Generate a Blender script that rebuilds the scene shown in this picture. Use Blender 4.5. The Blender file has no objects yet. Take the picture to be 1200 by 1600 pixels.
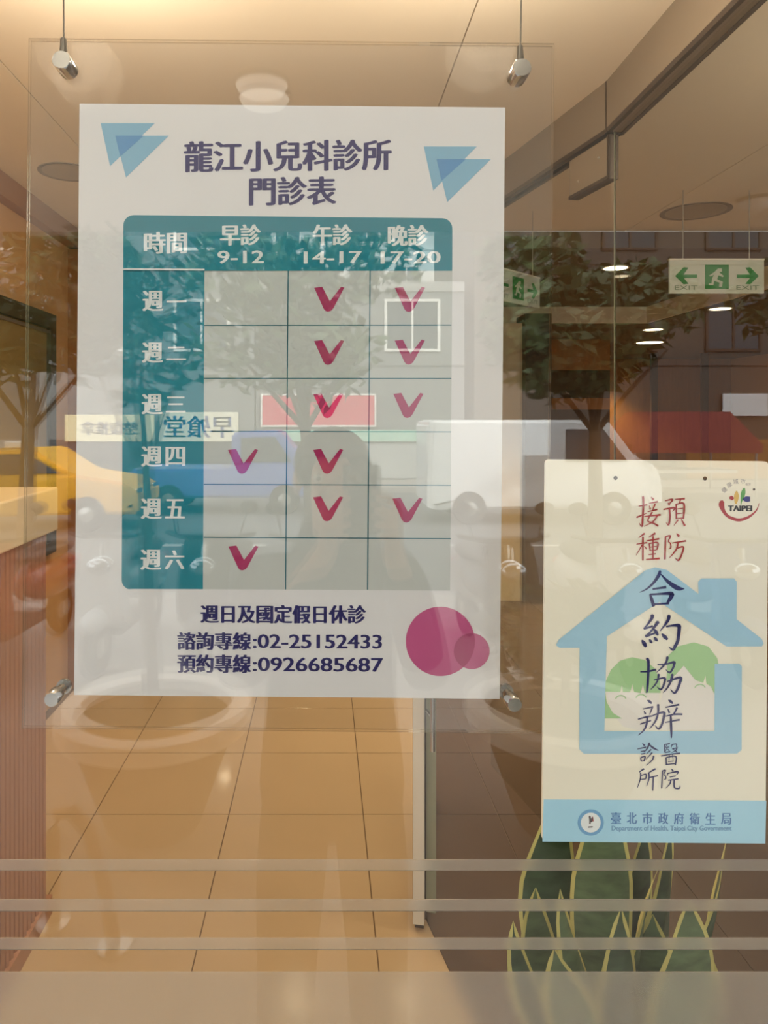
import bpy, bmesh, math, random
from mathutils import Vector, Matrix
random.seed(7)
S = bpy.context.scene
COL = S.collection

# ---------------------------------------------------------------- camera, sky, exposure
F = 1155.0                      # focal length in pixels of the 1200x1600 frame
VX, VY = 505.0, 650.0           # where the level optical axis meets the frame
CAMY, CAMZ = -0.67, 1.60        # shop glass is the plane y = 0, shop floor z = 0
cam_d = bpy.data.cameras.new('camera')
cam_d.sensor_fit = 'VERTICAL'; cam_d.sensor_height = 36.0; cam_d.sensor_width = 27.0
cam_d.lens = F / 1600 * 36
cam_d.shift_x = (600 - VX) / 1600
cam_d.shift_y = -(800 - VY) / 1600
cam_d.clip_start = 0.02
cam = bpy.data.objects.new('camera', cam_d); COL.objects.link(cam)
cam.location = (0, CAMY, CAMZ); cam.rotation_euler = (math.pi / 2, 0, 0)
S.camera = cam

world = bpy.data.worlds.new('overcast_sky'); S.world = world; world.use_nodes = True
bgn = world.node_tree.nodes['Background']
bgn.inputs[0].default_value = (0.93, 0.97, 1.0, 1); bgn.inputs[1].default_value = 5.0
sun_d = bpy.data.lights.new('hazy_sun', 'SUN'); sun_d.energy = 4.0; sun_d.angle = math.radians(12)
sun_d.color = (1, 0.96, 0.9)
sun = bpy.data.objects.new('hazy_sun', sun_d); COL.objects.link(sun)
sun.location = (6, 5, 12); sun.rotation_euler = (math.radians(-48), 0, math.radians(-30))
S.view_settings.view_transform = 'Standard'; S.view_settings.look = 'None'
S.view_settings.gamma = 1.0; S.view_settings.use_curve_mapping = False
S.view_settings.exposure = 0.0
S.cycles.transparent_max_bounces = 32
S.cycles.max_bounces = 14; S.cycles.glossy_bounces = 6; S.cycles.diffuse_bounces = 4
S.cycles.sample_clamp_indirect = 6.0

# ---------------------------------------------------------------- helpers
def at(x, y, d):
    """point at distance d in front of the camera for a picture position"""
    return Vector(((x - VX) * d / F, CAMY + d, CAMZ - (y - VY) * d / F))
def mir(x, y, d):
    """point out in the street whose image in the shop glass is at that position"""
    p = at(x, y, d); return Vector((p.x, -p.y, p.z))

def srgb(r, g, b):
    def c(v):
        v /= 255.0
        return v / 12.92 if v <= 0.04045 else ((v + 0.055) / 1.055) ** 2.4
    return (c(r), c(g), c(b), 1)

def mat(name, col, rough=0.6, metal=0.0, var=0.06, scale=8.0, bump=0.0, spec=0.5, emit=None, estr=0.0, stretch=None):
    m = bpy.data.materials.new(name); m.use_nodes = True
    nt = m.node_tree; b = nt.nodes['Principled BSDF']
    b.inputs['Roughness'].default_value = rough; b.inputs['Metallic'].default_value = metal
    b.inputs['Specular IOR Level'].default_value = spec
    tc = nt.nodes.new('ShaderNodeTexCoord'); mp = nt.nodes.new('ShaderNodeMapping')
    nt.links.new(tc.outputs['Object'], mp.inputs['Vector'])
    if stretch: mp.inputs['Scale'].default_value = stretch
    nz = nt.nodes.new('ShaderNodeTexNoise'); nz.inputs['Scale'].default_value = scale; nz.inputs['Detail'].default_value = 5
    nt.links.new(mp.outputs['Vector'], nz.inputs['Vector'])
    mx = nt.nodes.new('ShaderNodeMix'); mx.data_type = 'RGBA'
    c = Vector(col[:3])
    mx.inputs[6].default_value = (*(c * (1 - var)), 1); mx.inputs[7].default_value = (*[min(1, v) for v in c * (1 + var)], 1)
    nt.links.new(nz.outputs['Fac'], mx.inputs[0]); nt.links.new(mx.outputs[2], b.inputs['Base Color'])
    if bump:
        bp = nt.nodes.new('ShaderNodeBump'); bp.inputs['Strength'].default_value = bump; bp.inputs['Distance'].default_value = 0.01
        nt.links.new(nz.outputs['Fac'], bp.inputs['Height']); nt.links.new(bp.outputs['Normal'], b.inputs['Normal'])
    if emit:
        b.inputs['Emission Color'].default_value = emit; b.inputs['Emission Strength'].default_value = estr
    return m

def glass(name, refl, tint=(1, 1, 1), rough=0.0):
    """clear sheet: each face mirrors a share of the light and lets the rest through"""
    m = bpy.data.materials.new(name); m.use_nodes = True
    nt = m.node_tree; nt.nodes.clear()
    o = nt.nodes.new('ShaderNodeOutputMaterial'); mx = nt.nodes.new('ShaderNodeMixShader')
    t = nt.nodes.new('ShaderNodeBsdfTransparent'); t.inputs[0].default_value = (*tint, 1)
    g = nt.nodes.new('ShaderNodeBsdfGlossy'); g.inputs['Roughness'].default_value = rough
    mx.inputs[0].default_value = refl
    nt.links.new(t.outputs[0], mx.inputs[1]); nt.links.new(g.outputs[0], mx.inputs[2]); nt.links.new(mx.outputs[0], o.inputs[0])
    return m

def frost(name):
    m = bpy.data.materials.new(name); m.use_nodes = True
    nt = m.node_tree; nt.nodes.clear()
    o = nt.nodes.new('ShaderNodeOutputMaterial')
    r = nt.nodes.new('ShaderNodeBsdfRefraction'); r.inputs['Roughness'].default_value = 0.22; r.inputs['IOR'].default_value = 1.2
    d = nt.nodes.new('ShaderNodeBsdfDiffuse'); d.inputs[0].default_value = (0.82, 0.78, 0.72, 1)
    tl = nt.nodes.new('ShaderNodeBsdfTranslucent'); tl.inputs[0].default_value = (0.75, 0.72, 0.66, 1)
    nz = nt.nodes.new('ShaderNodeTexNoise'); nz.inputs['Scale'].default_value = 900
    mr = nt.nodes.new('ShaderNodeMapRange'); mr.inputs[3].default_value = 0.18; mr.inputs[4].default_value = 0.34
    nt.links.new(nz.outputs['Fac'], mr.inputs[0])
    m1 = nt.nodes.new('ShaderNodeMixShader'); m1.inputs[0].default_value = 0.5
    nt.links.new(d.outputs[0], m1.inputs[1]); nt.links.new(tl.outputs[0], m1.inputs[2])
    m2 = nt.nodes.new('ShaderNodeMixShader')
    nt.links.new(mr.outputs[0], m2.inputs[0])
    nt.links.new(r.outputs[0], m2.inputs[1]); nt.links.new(m1.outputs[0], m2.inputs[2]); nt.links.new(m2.outputs[0], o.inputs[0])
    return m

def link(name, me, m, parent=None, world=False):
    o = bpy.data.objects.new(name, me); COL.objects.link(o)
    if m is not None:
        for k in (m if isinstance(m, (list, tuple)) else [m]): me.materials.append(k)
    if parent is not None:
        o.parent = parent
        if world: o.location = -parent.location
    return o
def mesh(bm, name='mesh', smooth=False):
    bmesh.ops.recalc_face_normals(bm, faces=bm.faces)
    me = bpy.data.meshes.new(name); bm.to_mesh(me); bm.free()
    if smooth:
        for p in me.polygons: p.use_smooth = True
        me.set_sharp_from_angle(angle=math.radians(40))
    return me
def empty(name, loc, label=None, cat=None, group=None, kind=None):
    o = bpy.data.objects.new(name, None); COL.objects.link(o); o.location = loc; o.empty_display_size = 0.1
    return tag(o, label, cat, group, kind)
def tag(o, label=None, cat=None, group=None, kind=None):
    if label: o['label'] = label
    if cat: o['category'] = cat
    if group: o['group'] = group
    if kind: o['kind'] = kind
    return o
def copy_tree(o, parent=None):
    c = o.copy(); COL.objects.link(c); c.parent = parent
    for ch in [k for k in o.children]: copy_tree(ch, c)
    return c

def box(bm, x0, x1, y0, y1, z0, z1, bev=0.0):
    vs = [bm.verts.new((x, y, z)) for x in (x0, x1) for y in (y0, y1) for z in (z0, z1)]
    fs = [(0, 1, 3, 2), (4, 6, 7, 5), (0, 4, 5, 1), (2, 3, 7, 6), (0, 2, 6, 4), (1, 5, 7, 3)]
    ff = [bm.faces.new([vs[i] for i in f]) for f in fs]
    if bev:
        es = {e for f in ff for e in f.edges}
        bmesh.ops.bevel(bm, geom=list(es), offset=bev, segments=2, affect='EDGES', profile=0.5)
    return vs
def boxm(x0, x1, y0, y1, z0, z1, bev=0.0):
    bm = bmesh.new(); box(bm, x0, x1, y0, y1, z0, z1, bev); return mesh(bm)
def prism(bm, pts, a, b, axis='y'):
    """outline pts (p, q) extruded from a to b along an axis"""
    def P(p, q, t): return {'y': (p, t, q), 'x': (t, p, q), 'z': (p, q, t)}[axis]
    lo = [bm.verts.new(P(p, q, a)) for p, q in pts]; hi = [bm.verts.new(P(p, q, b)) for p, q in pts]
    n = len(pts)
    f1 = bm.faces.new(lo); f2 = bm.faces.new(hi[::-1]); f1.normal_update(); f2.normal_update()
    for i in range(n): bm.faces.new((lo[i], hi[i], hi[(i + 1) % n], lo[(i + 1) % n]))
    bmesh.ops.triangulate(bm, faces=[f1, f2])
def tube(bm, pts, r, seg=8, closed=False, r2=None):
    pts = [Vector(p) for p in pts]; n = len(pts); rings = []
    rs = r if isinstance(r, (list, tuple)) else [r] * n
    for i, p in enumerate(pts):
        if closed: t = pts[(i + 1) % n] - pts[i - 1]
        else: t = pts[min(i + 1, n - 1)] - pts[max(i - 1, 0)]
        t.normalize(); a = Vector((0, 0, 1)) if abs(t.z) < 0.9 else Vector((1, 0, 0))
        u = t.cross(a).normalized(); v = t.cross(u)
        rings.append([bm.verts.new(p + rs[i] * (math.cos(k * 2 * math.pi / seg) * u + math.sin(k * 2 * math.pi / seg) * v)) for k in range(seg)])
    for i in range(n if closed else n - 1):
        A, B = rings[i], rings[(i + 1) % n]
        for k in range(seg): bm.faces.new((A[k], A[(k + 1) % seg], B[(k + 1) % seg], B[k]))
    if not closed: bm.faces.new(rings[0]); bm.faces.new(rings[-1][::-1])
def tubem(pts, r, seg=8, closed=False, smooth=True):
    bm = bmesh.new(); tube(bm, pts, r, seg, closed); return mesh(bm, smooth=smooth)
def lathe(bm, prof, seg=24, c=(0, 0, 0), axis='z', capb=True, capt=True):
    rings = []
    for r, h in prof:
        ring = []
        for k in range(seg):
            a = k * 2 * math.pi / seg; p, q = r * math.cos(a), r * math.sin(a)
            v = {'z': (p, q, h), 'y': (p, h, q), 'x': (h, p, q)}[axis]
            ring.append(bm.verts.new((v[0] + c[0], v[1] + c[1], v[2] + c[2])))
        rings.append(ring)
    for A, B in zip(rings, rings[1:]):
        for k in range(seg): bm.faces.new((A[k], A[(k + 1) % seg], B[(k + 1) % seg], B[k]))
    if capb: bm.faces.new(rings[0][::-1])
    if capt: bm.faces.new(rings[-1])
def lathem(prof, seg=24, c=(0, 0, 0), axis='z', **k):
    bm = bmesh.new(); lathe(bm, prof, seg, c, axis, **k); return mesh(bm, smooth=True)
def ico(bm, c, r, sub=2):
    g = bmesh.ops.create_icosphere(bm, subdivisions=sub, radius=1.0)
    for v in g['verts']: v.co = Vector((v.co.x * r[0] + c[0], v.co.y * r[1] + c[1], v.co.z * r[2] + c[2]))
def icom(c, r, sub=2):
    bm = bmesh.new(); ico(bm, c, r, sub); return mesh(bm, smooth=True)

_tc = {}
def glyphs(s):
    """outline of a line of lettering as (verts, faces) in font units"""
    if s not in _tc:
        cu = bpy.data.curves.new('lettering', 'FONT'); cu.body = s; cu.resolution_u = 3; cu.size = 1.0
        o = bpy.data.objects.new('lettering', cu); COL.objects.link(o)
        dg = bpy.context.evaluated_depsgraph_get(); dg.update()
        me = bpy.data.meshes.new_from_object(o.evaluated_get(dg))
        _tc[s] = ([v.co.copy() for v in me.vertices], [tuple(p.vertices) for p in me.polygons])
        bpy.data.objects.remove(o); bpy.data.curves.remove(cu); bpy.data.meshes.remove(me)
    return _tc[s]

# ---------------------------------------------------------------- materials
M = {}
M['ceil'] = mat('painted_ceiling', srgb(238, 226, 206), 0.75, var=0.02, scale=2)
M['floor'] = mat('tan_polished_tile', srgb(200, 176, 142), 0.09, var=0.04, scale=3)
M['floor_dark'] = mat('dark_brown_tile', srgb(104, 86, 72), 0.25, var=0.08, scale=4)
M['grout'] = mat('grout', srgb(120, 98, 74), 0.9)
M['wall'] = mat('warm_tan_wall', srgb(214, 172, 120), 0.6, var=0.04)
M['wood'] = mat('brown_wood_panel', srgb(160, 110, 58), 0.45, var=0.22, scale=5, stretch=(6, 6, 0.7))
M['wood_d'] = mat('dark_wood', srgb(70, 50, 34), 0.5, var=0.2, scale=5, stretch=(6, 6, 0.7))
M['dark_ceil'] = mat('brown_ceiling', srgb(112, 92, 70), 0.8)
M['beam'] = mat('taupe_metal_header', srgb(128, 114, 97), 0.45, var=0.03)
M['channel'] = mat('dark_channel', srgb(70, 58, 48), 0.4, metal=0.4)
M['steel'] = mat('satin_steel', srgb(190, 188, 182), 0.28, metal=0.9, var=0.03)
M['patch'] = mat('satin_patch_plate', srgb(134, 119, 100), 0.4, var=0.03)
M['white'] = mat('white_enamel', srgb(232, 228, 218), 0.4, var=0.02)
M['cream'] = mat('cream_laminate', srgb(226, 208, 176), 0.4, var=0.02)
M['flute'] = mat('fluted_rose_wood', srgb(176, 132, 106), 0.45, var=0.12, scale=6, stretch=(4, 4, 0.5))
M['olive'] = mat('olive_board', srgb(150, 130, 82), 0.35, var=0.12, scale=3)
M['olive_d'] = mat('dark_olive_frame', srgb(74, 68, 46), 0.4, var=0.08)
M['shopglass'] = glass('shop_window_glass', 0.055, (0.985, 0.99, 0.98))
M['acrylic'] = glass('clear_acrylic', 0.05, (0.99, 0.99, 0.99))
M['acryl_edge'] = glass('polished_acrylic_edge', 0.35, (0.92, 0.9, 0.84))
M['pglass'] = glass('partition_glass', 0.035, (0.90, 0.90, 0.87))
M['glass_edge'] = mat('green_glass_edge', srgb(150, 152, 130), 0.2)
M['frost'] = frost('frosted_film')
M['lamp'] = mat('lit_downlight', (1, 0.86, 0.62, 1), 0.4, var=0.0, emit=(1, 0.82, 0.55, 1), estr=14)
M['lamp_off'] = mat('unlit_lens', srgb(178, 164, 142), 0.35, var=0.03)
M['chrome'] = mat('polished_chrome', srgb(205, 208, 210), 0.12, metal=1.0, var=0.02)
M['cable'] = mat('steel_cable', srgb(120, 112, 100), 0.4, metal=0.7)
M['black'] = mat('black_plastic', srgb(28, 28, 30), 0.4)
M['rubber'] = mat('tyre_rubber', srgb(32, 32, 34), 0.8)

# ---------------------------------------------------------------- shell of the clinic
CEIL = 2.7; DIV = 4.4 - 0.67           # ceiling of the front zone ends at DIV
T = 0.54; GX = -0.379; GY = 2.97 - 0.67
fl = tag(link('floor', boxm(-1.7, 6.2, -0.02, 10.4, -0.12, -0.004), M['grout']), kind='structure')
tile = boxm(-T / 2 + 0.002, T / 2 - 0.002, -T / 2 + 0.002, T / 2 - 0.002, -0.006, 0.0, 0.0008); tile.materials.append(M['floor'])
dtile = tile.copy(); dtile.materials.clear(); dtile.materials.append(M['floor_dark'])
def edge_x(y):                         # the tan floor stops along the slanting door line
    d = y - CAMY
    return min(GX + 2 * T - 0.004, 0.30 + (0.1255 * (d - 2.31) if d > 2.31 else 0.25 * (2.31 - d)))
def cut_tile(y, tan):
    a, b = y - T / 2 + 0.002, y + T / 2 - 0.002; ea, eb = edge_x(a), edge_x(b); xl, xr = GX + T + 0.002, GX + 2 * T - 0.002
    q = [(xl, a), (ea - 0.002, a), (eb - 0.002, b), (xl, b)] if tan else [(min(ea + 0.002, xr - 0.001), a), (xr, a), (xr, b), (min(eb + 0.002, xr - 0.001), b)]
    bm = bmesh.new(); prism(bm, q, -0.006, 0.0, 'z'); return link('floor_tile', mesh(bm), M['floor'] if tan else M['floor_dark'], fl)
for i in range(-3, 12):
    for j in range(-5, 15):
        x = GX + (i + 0.5) * T; y = GY + (j + 0.5) * T
        if i == 1 and 0 <= y <= 10.1:
            cut_tile(y, True); cut_tile(y, False)
            continue
        if y < 0 or y > 10.1 or x < -1.6 or x > 6.1: continue
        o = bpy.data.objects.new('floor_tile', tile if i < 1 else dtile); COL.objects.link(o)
        o.location = (x, y, 0.0); o.parent = fl
ce = tag(link('ceiling', boxm(-1.7, 6.2, 0.0, DIV, CEIL + 0.012, CEIL + 0.1), M['dark_ceil']), kind='structure')
for xa, xb in ((-1.7, -1.0), (-1.0, 0.41), (0.41, 1.8), (1.8, 3.2), (3.2, 4.6), (4.6, 6.2)):
    link('ceiling_panel', boxm(xa + 0.002, xb - 0.002, 0.0, DIV, CEIL, CEIL + 0.015, 0.001), M['ceil'], ce)
tag(link('wall_left', boxm(-1.62, -1.5, 0.0, 10.4, 0, CEIL), M['wall']), kind='structure')
tag(link('wall_back', boxm(-1.6, 6.2, 10.2, 10.35, 0, CEIL), M['wood']), kind='structure')
tag(link('wall_right', boxm(6.0, 6.15, 0.0, 10.4, 0, CEIL), M['wall']), kind='structure')
tag(link('wall_front', boxm(2.97, 6.2, -0.08, 0.08, -0.3, 2.8), M['wall']), kind='structure')
tag(link('wall_facade', boxm(-5.0, -1.64, -0.1, 0.06, -0.3, 2.8), mat('facade_stone', srgb(170, 160, 146), 0.6)), kind='structure')
# cove along the top of the left wall, wall stub beside the lit room
bm = bmesh.new(); box(bm, -1.5, -1.44, 0.0, DIV, CEIL - 0.11, CEIL - 0.001)
tag(link('trim_1', mesh(bm), mat('brown_cove', srgb(160, 116, 82), 0.6)), kind='structure')
tag(link('trim_2', boxm(-1.5, -1.38, DIV - 0.06, DIV + 0.25, 0, CEIL - 0.12), M['wood']), kind='structure')
# lower brown ceiling behind, with the pale coffer beams
tag(link('ceiling_back', boxm(-1.6, 6.1, DIV, 10.3, 2.60, 2.7), M['dark_ceil']), kind='structure')
tag(link('trim_3', boxm(2.96, 6.0, DIV + 0.02, 6.10, 2.45, 2.6), M['ceil']), kind='structure')
tag(link('trim_4', boxm(-1.5, 6.0, 6.10, 10.2, 2.45, 2.6), M['ceil']), kind='structure')
tag(link('trim_5', boxm(2.98, 6.0, DIV + 0.04, 10.2, 2.44, 2.452), M['dark_ceil']), kind='structure')
tag(link('trim_6', boxm(-1.5, 2.98, 6.12, 10.2, 2.44, 2.452), M['dark_ceil']), kind='structure')

# shop window, its frame, and the frosted film on the inside
win = tag(empty('window_1', (0.6, 0, 0)), kind='structure')
link('glass_pane', boxm(-1.62, 2.95, 0.0, 0.008, 0.02, 2.76), M['shopglass'], win, True)
bm = bmesh.new()
for a in ((-1.66, -1.60, -0.05, 0.06, 0, 2.8), (2.93, 2.99, -0.05, 0.06, 0, 2.8), (-1.62, 2.95, -0.05, 0.06, -0.02, 0.05), (-1.62, 2.95, -0.05, 0.06, 2.72, 2.80)): box(bm, *a)
link('window_frame', mesh(bm), M['steel'], win, True)
for ya, yb in ((1341, 1358), (1403, 1421), (1463, 1481), (1516, 2300)):
    a, b = at(0, ya, 0.682), at(0, yb, 0.682)
    o = link('frosted_band', boxm(-1.6, 2.9, 0.0095, 0.0105, max(b.z, 0.06), a.z), M['frost'], win, True)

# taupe header of the glass partition: straight run, then the run above the door
PX = 0.93; PD = 2.43 - 0.67
u = Vector((-0.20, 0.98)).normalized(); nrm = Vector((u.y, -u.x))
hd = tag(empty('trim_7', (PX, PD, 2.53)), kind='structure')
link('header_straight', boxm(PX, PX + 0.06, 0.02, PD, 2.545, CEIL), M['beam'], hd, True)
bm = bmesh.new(); box(bm, PX, PX + 0.014, 0.02, PD + 0.02, 2.53, 2.546); box(bm, PX + 0.050, PX + 0.064, 0.02, PD + 0.02, 2.53, 2.546)
link('channel', mesh(bm), M['channel'], hd, True)
link('channel_bed', boxm(PX + 0.014, PX + 0.050, 0.02, PD, 2.533, 2.546), M['patch'], hd, True)
def along(a, s, t): return (a[0] + u.x * s + nrm.x * t, a[1] + u.y * s + nrm.y * t)
def slab(bm, a, s0, s1, t0, t1, z0, z1):
    prism(bm, [along(a, s0, t0), along(a, s1, t0), along(a, s1, t1), along(a, s0, t1)], z0, z1, 'z')
A0 = (PX, PD)
bm = bmesh.new(); slab(bm, A0, 0.0, 2.0, 0, 0.06, 2.545, CEIL); link('header_angled', mesh(bm), M['beam'], hd, True)
bm = bmesh.new(); slab(bm, A0, -0.01, 2.0, 0, 0.018, 2.53, 2.546); slab(bm, A0, -0.01, 2.0, 0.044, 0.06, 2.53, 2.546)
link('channel', mesh(bm), M['channel'], hd, True)
bm = bmesh.new(); slab(bm, A0, -0.004, 0.002, -0.002, 0.062, 2.53, CEIL); link('joint_strip', mesh(bm), M['channel'], hd, True)
w2 = tag(empty('window_2', (PX, PD, 0)), kind='structure')
link('partition_pane', boxm(PX + 0.025, PX + 0.035, 0.03, PD - 0.005, 0.01, 2.54), M['pglass'], w2, True)
link('pane_edge', boxm(PX + 0.0245, PX + 0.0295, PD - 0.005, PD - 0.0025, 0.01, 2.54), M['glass_edge'], w2, True)
d1 = tag(empty('door_1', (PX, PD, 0)), kind='structure')
bm = bmesh.new(); slab(bm, A0, 0.01, 0.95, 0.024, 0.034, 0.01, 2.525); link('door_pane', mesh(bm), M['pglass'], d1, True)
pl = None
bm = bmesh.new(); slab(bm, A0, 0.012, 0.25, 0.012, 0.046, 2.395, 2.522)
pl = link('patch_fitting', mesh(bm), M['patch'], d1, True)
bm = bmesh.new(); slab(bm, A0, 0.010, 0.252, 0.010, 0.048, 2.383, 2.395); b2 = link('fitting_edge', mesh(bm), M['channel'], d1, True)
bm = bmesh.new(); slab(bm, A0, 0.004, 0.012, 0.010, 0.048, 2.383, 2.53); link('fitting_edge', mesh(bm), M['channel'], d1, True)
for s, z in ((0.06, 2.47), (0.19, 2.43)):
    p = along(A0, s, 0.011); bm = bmesh.new(); bmesh.ops.create_icosphere(bm, subdivisions=1, radius=0.005, matrix=Matrix.Translation((p[0], p[1], z)))
    link('screw', mesh(bm), M['steel'], d1, True)
# second leaf, standing open almost edge-on, with its white stile and pull bar
d2 = tag(empty('door_2', (0.305, 1.63, 0)), kind='structure')
def leaf(bm, s0, s1, t0, t1, z0, z1):
    du = Vector((0.2, 0.98)).normalized(); dn = Vector((du.y, -du.x))
    q = [(0.300 + du.x * s + dn.x * t, 1.64 + du.y * s + dn.y * t) for s, t in ((s0, t0), (s1, t0), (s1, t1), (s0, t1))]
    prism(bm, q, z0, z1, 'z')
for nm, a, m in (('stile', (-0.03, 0.0, -0.017, 0.017, 0.03, 2.48), 'white'), ('door_pane', (0.012, 0.78, -0.006, 0.006, 0.03, 2.46), 'pglass'),
                 ('gasket', (0.0, 0.012, -0.02, 0.022, 0.03, 2.46), 'channel'), ('glass_edge_strip', (0.004, 0.010, 0.022, 0.052, 0.05, 2.4), 'glass_edge'),
                 ('bottom_rail', (0.0, 0.78, -0.014, 0.014, 0.0, 0.05), 'wood_d')):
    bm = bmesh.new(); leaf(bm, *a); link(nm, mesh(bm), M[m], d2, True)
link('pull_handle', tubem([(0.333, 1.58, 0.58), (0.333, 1.58, 1.25)], 0.008, 10), M['chrome'], d2, True)
for z in (0.68, 1.15): link('handle_mount', tubem([(0.333, 1.58, z), (0.32, 1.66, z)], 0.006, 8), M['chrome'], d2, True)

# panels, posts and the pale door on the walls of the back room
def wpanel(name, x0, x1, y0, y1, d, m, th=0.05):
    a, b = at(x0, y0, d), at(x1, y1, d)
    return tag(link(name, boxm(a.x, b.x, a.y, a.y + th, max(b.z, 0), a.z), M[m]), kind='structure')
wpanel('trim_8', 1018, 1028, 540, 860, 9.9, 'wood_d'); wpanel('trim_9', 1097, 1107, 530, 860, 9.9, 'wood_d')
wpanel('door_3', 780, 821, 505, 1000, 6.4, 'cream'); wpanel('trim_10', 821, 862, 490, 1000, 6.3, 'wood_d', 0.3)
wpanel('wall_partition', 862, 953, 470, 1000, 8.2, 'wood_d', 0.1)
wpanel('trim_11', 858, 953, 520, 578, 8.1, 'wood'); wpanel('trim_12', 858, 953, 622, 640, 8.1, 'wood')

# ---------------------------------------------------------------- downlights
def downlight(x, y, z, r, lit, energy, label, spot=1.9):
    t = empty('downlight', (x, y, z), label, 'downlight', 'recessed ceiling downlights')
    link('trim_ring', lathem([(r, -0.001), (r * 1.18, -0.004), (r * 1.18, 0.0005), (r, 0.0005)], 28, capb=False, capt=False), M['white'] if lit else M['beam'], t)
    link('lens', lathem([(r, -0.003), (r * 0.5, -0.006 if lit else 0.0), (0.002, -0.007 if lit else 0.001)], 28), M['lamp'] if lit else M['lamp_off'], t)
    if lit and energy:
        L = bpy.data.lights.new('bulb', 'SPOT'); L.energy = energy; L.spot_size = spot; L.spot_blend = 0.7; L.shadow_soft_size = 0.06
        L.color = (1, 0.76, 0.48)
        o = bpy.data.objects.new('bulb', L); COL.objects.link(o); o.parent = t; o.location = (0, 0, -0.03)
    return t
downlight(1.97, 4.31, 2.598, 0.075, True, 200, 'lit recessed downlight in the higher coffer of the back ceiling')
downlight(3.10, 5.10, 2.438, 0.075, True, 200, 'lit recessed downlight under the pale coffer beam')
downlight(3.20, 6.50, 2.438, 0.085, True, 300, 'smaller-looking lit downlight just behind the pale coffer beam')
downlight(3.72, 7.75, 2.438, 0.14, True, 420, 'widest lit downlight of the back room')
downlight(-0.2, 4.6, 2.598, 0.06, True, 60, 'lit downlight whose glow shows in the polished floor before the poster')
downlight(0.62, 4.6, 2.598, 0.06, True, 60, 'lit downlight whose glow shows in the floor beside the white door stile')
downlight(3.95, 9.72, 2.438, 0.07, True, 150, 'lit downlight washing the wooden back wall')
downlight(-1.1, 7.6, 2.438, 0.06, True, 40, 'lit downlight far back along the left wall')
def dome(x, y, energy, label):  # unseen domes added above the frame to brighten the front ceiling
    t = empty('fill_dome_light', (x, y, CEIL), label, 'added fill light', 'added opal fill domes on the front ceiling')
    link('base_ring', lathem([(0.14, -0.001), (0.15, -0.02), (0.135, -0.022)], 30, capt=False, capb=False), M['white'], t)
    link('opal_dome', lathem([(0.135, -0.02), (0.125, -0.05), (0.09, -0.075), (0.04, -0.086), (0.004, -0.088)], 30, capb=False), M['opal'], t)
    L = bpy.data.lights.new('bulb', 'POINT'); L.energy = energy; L.shadow_soft_size = 0.08; L.color = (1, 0.85, 0.66)
    o = bpy.data.objects.new('bulb', L); COL.objects.link(o); o.parent = t; o.location = (0, 0, -0.30)
M['opal'] = mat('opal_glass', (1, 0.9, 0.75, 1), 0.3, var=0.0, emit=(1, 0.84, 0.6, 1), estr=3.0)
dome(-0.55, 0.95, 17, 'added fill light in an opal dome over the reception counter')
dome(0.35, 0.85, 17, 'added fill light in an opal dome just inside the shop window')
downlight(-0.45, 2.75, CEIL, 0.05, True, 85, 'added fill downlight over the middle of the tan floor')  # added lamp hidden behind the poster, brightens the tan floor
dome(2.05, 1.0, 34, 'added fill light in an opal dome beyond the glass partition')
downlight(2.0, 3.30, CEIL, 0.15, False, 0, 'unlit round downlight in the ceiling beyond the glass partition')
downlight(-1.15, 2.66, CEIL, 0.11, False, 0, 'unlit round downlight near the brown cove')

# ---------------------------------------------------------------- furniture in the clinic
rc = empty('reception_counter', (-1.2, 1.0, 0), 'tall reception counter with cream top slab and fluted brown front', 'counter')
link('counter_body', boxm(-1.46, -0.90, 0.16, 1.70, 0.0, 1.23), M['flute'], rc, True)
bm = bmesh.new()
for i in range(50):
    y = 0.18 + i * 0.0305; lathe(bm, [(0.0135, 0.06), (0.0135, 1.225)], 8, (-0.893, y, 0))
link('fluted_front', mesh(bm, smooth=True), M['flute'], rc, True)
link('plinth', boxm(-1.45, -0.872, 0.17, 1.71, 0.001, 0.06), M['flute'], rc, True)
link('counter_top', boxm(-1.48, -0.86, 0.14, 1.73, 1.23, 1.37, 0.006), M['cream'], rc, True)
wb = empty('wall_board', (-1.48, 2.6, 1.4), 'olive glazed board in dark frame on the left wall', 'board')
link('panel', boxm(-1.498, -1.485, 1.75, 3.30, 0.92, 2.07), M['olive'], wb, True)
bm = bmesh.new()
for a in ((1.70, 3.38, 2.07, 2.15), (1.70, 3.38, 0.86, 0.92), (1.70, 1.75, 0.92, 2.07), (3.30, 3.38, 0.92, 2.07)): box(bm, -1.499, -1.462, a[0], a[1], a[2], a[3])
link('frame', mesh(bm), M['olive_d'], wb, True)
link('inner_bead', boxm(-1.49, -1.47, 1.75, 3.30, 2.045, 2.06), M['steel'], wb, True)

# bentwood chair by the counter
M['bent'] = mat('bent_brown_wood', srgb(120, 80, 48), 0.3, var=0.15)

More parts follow.
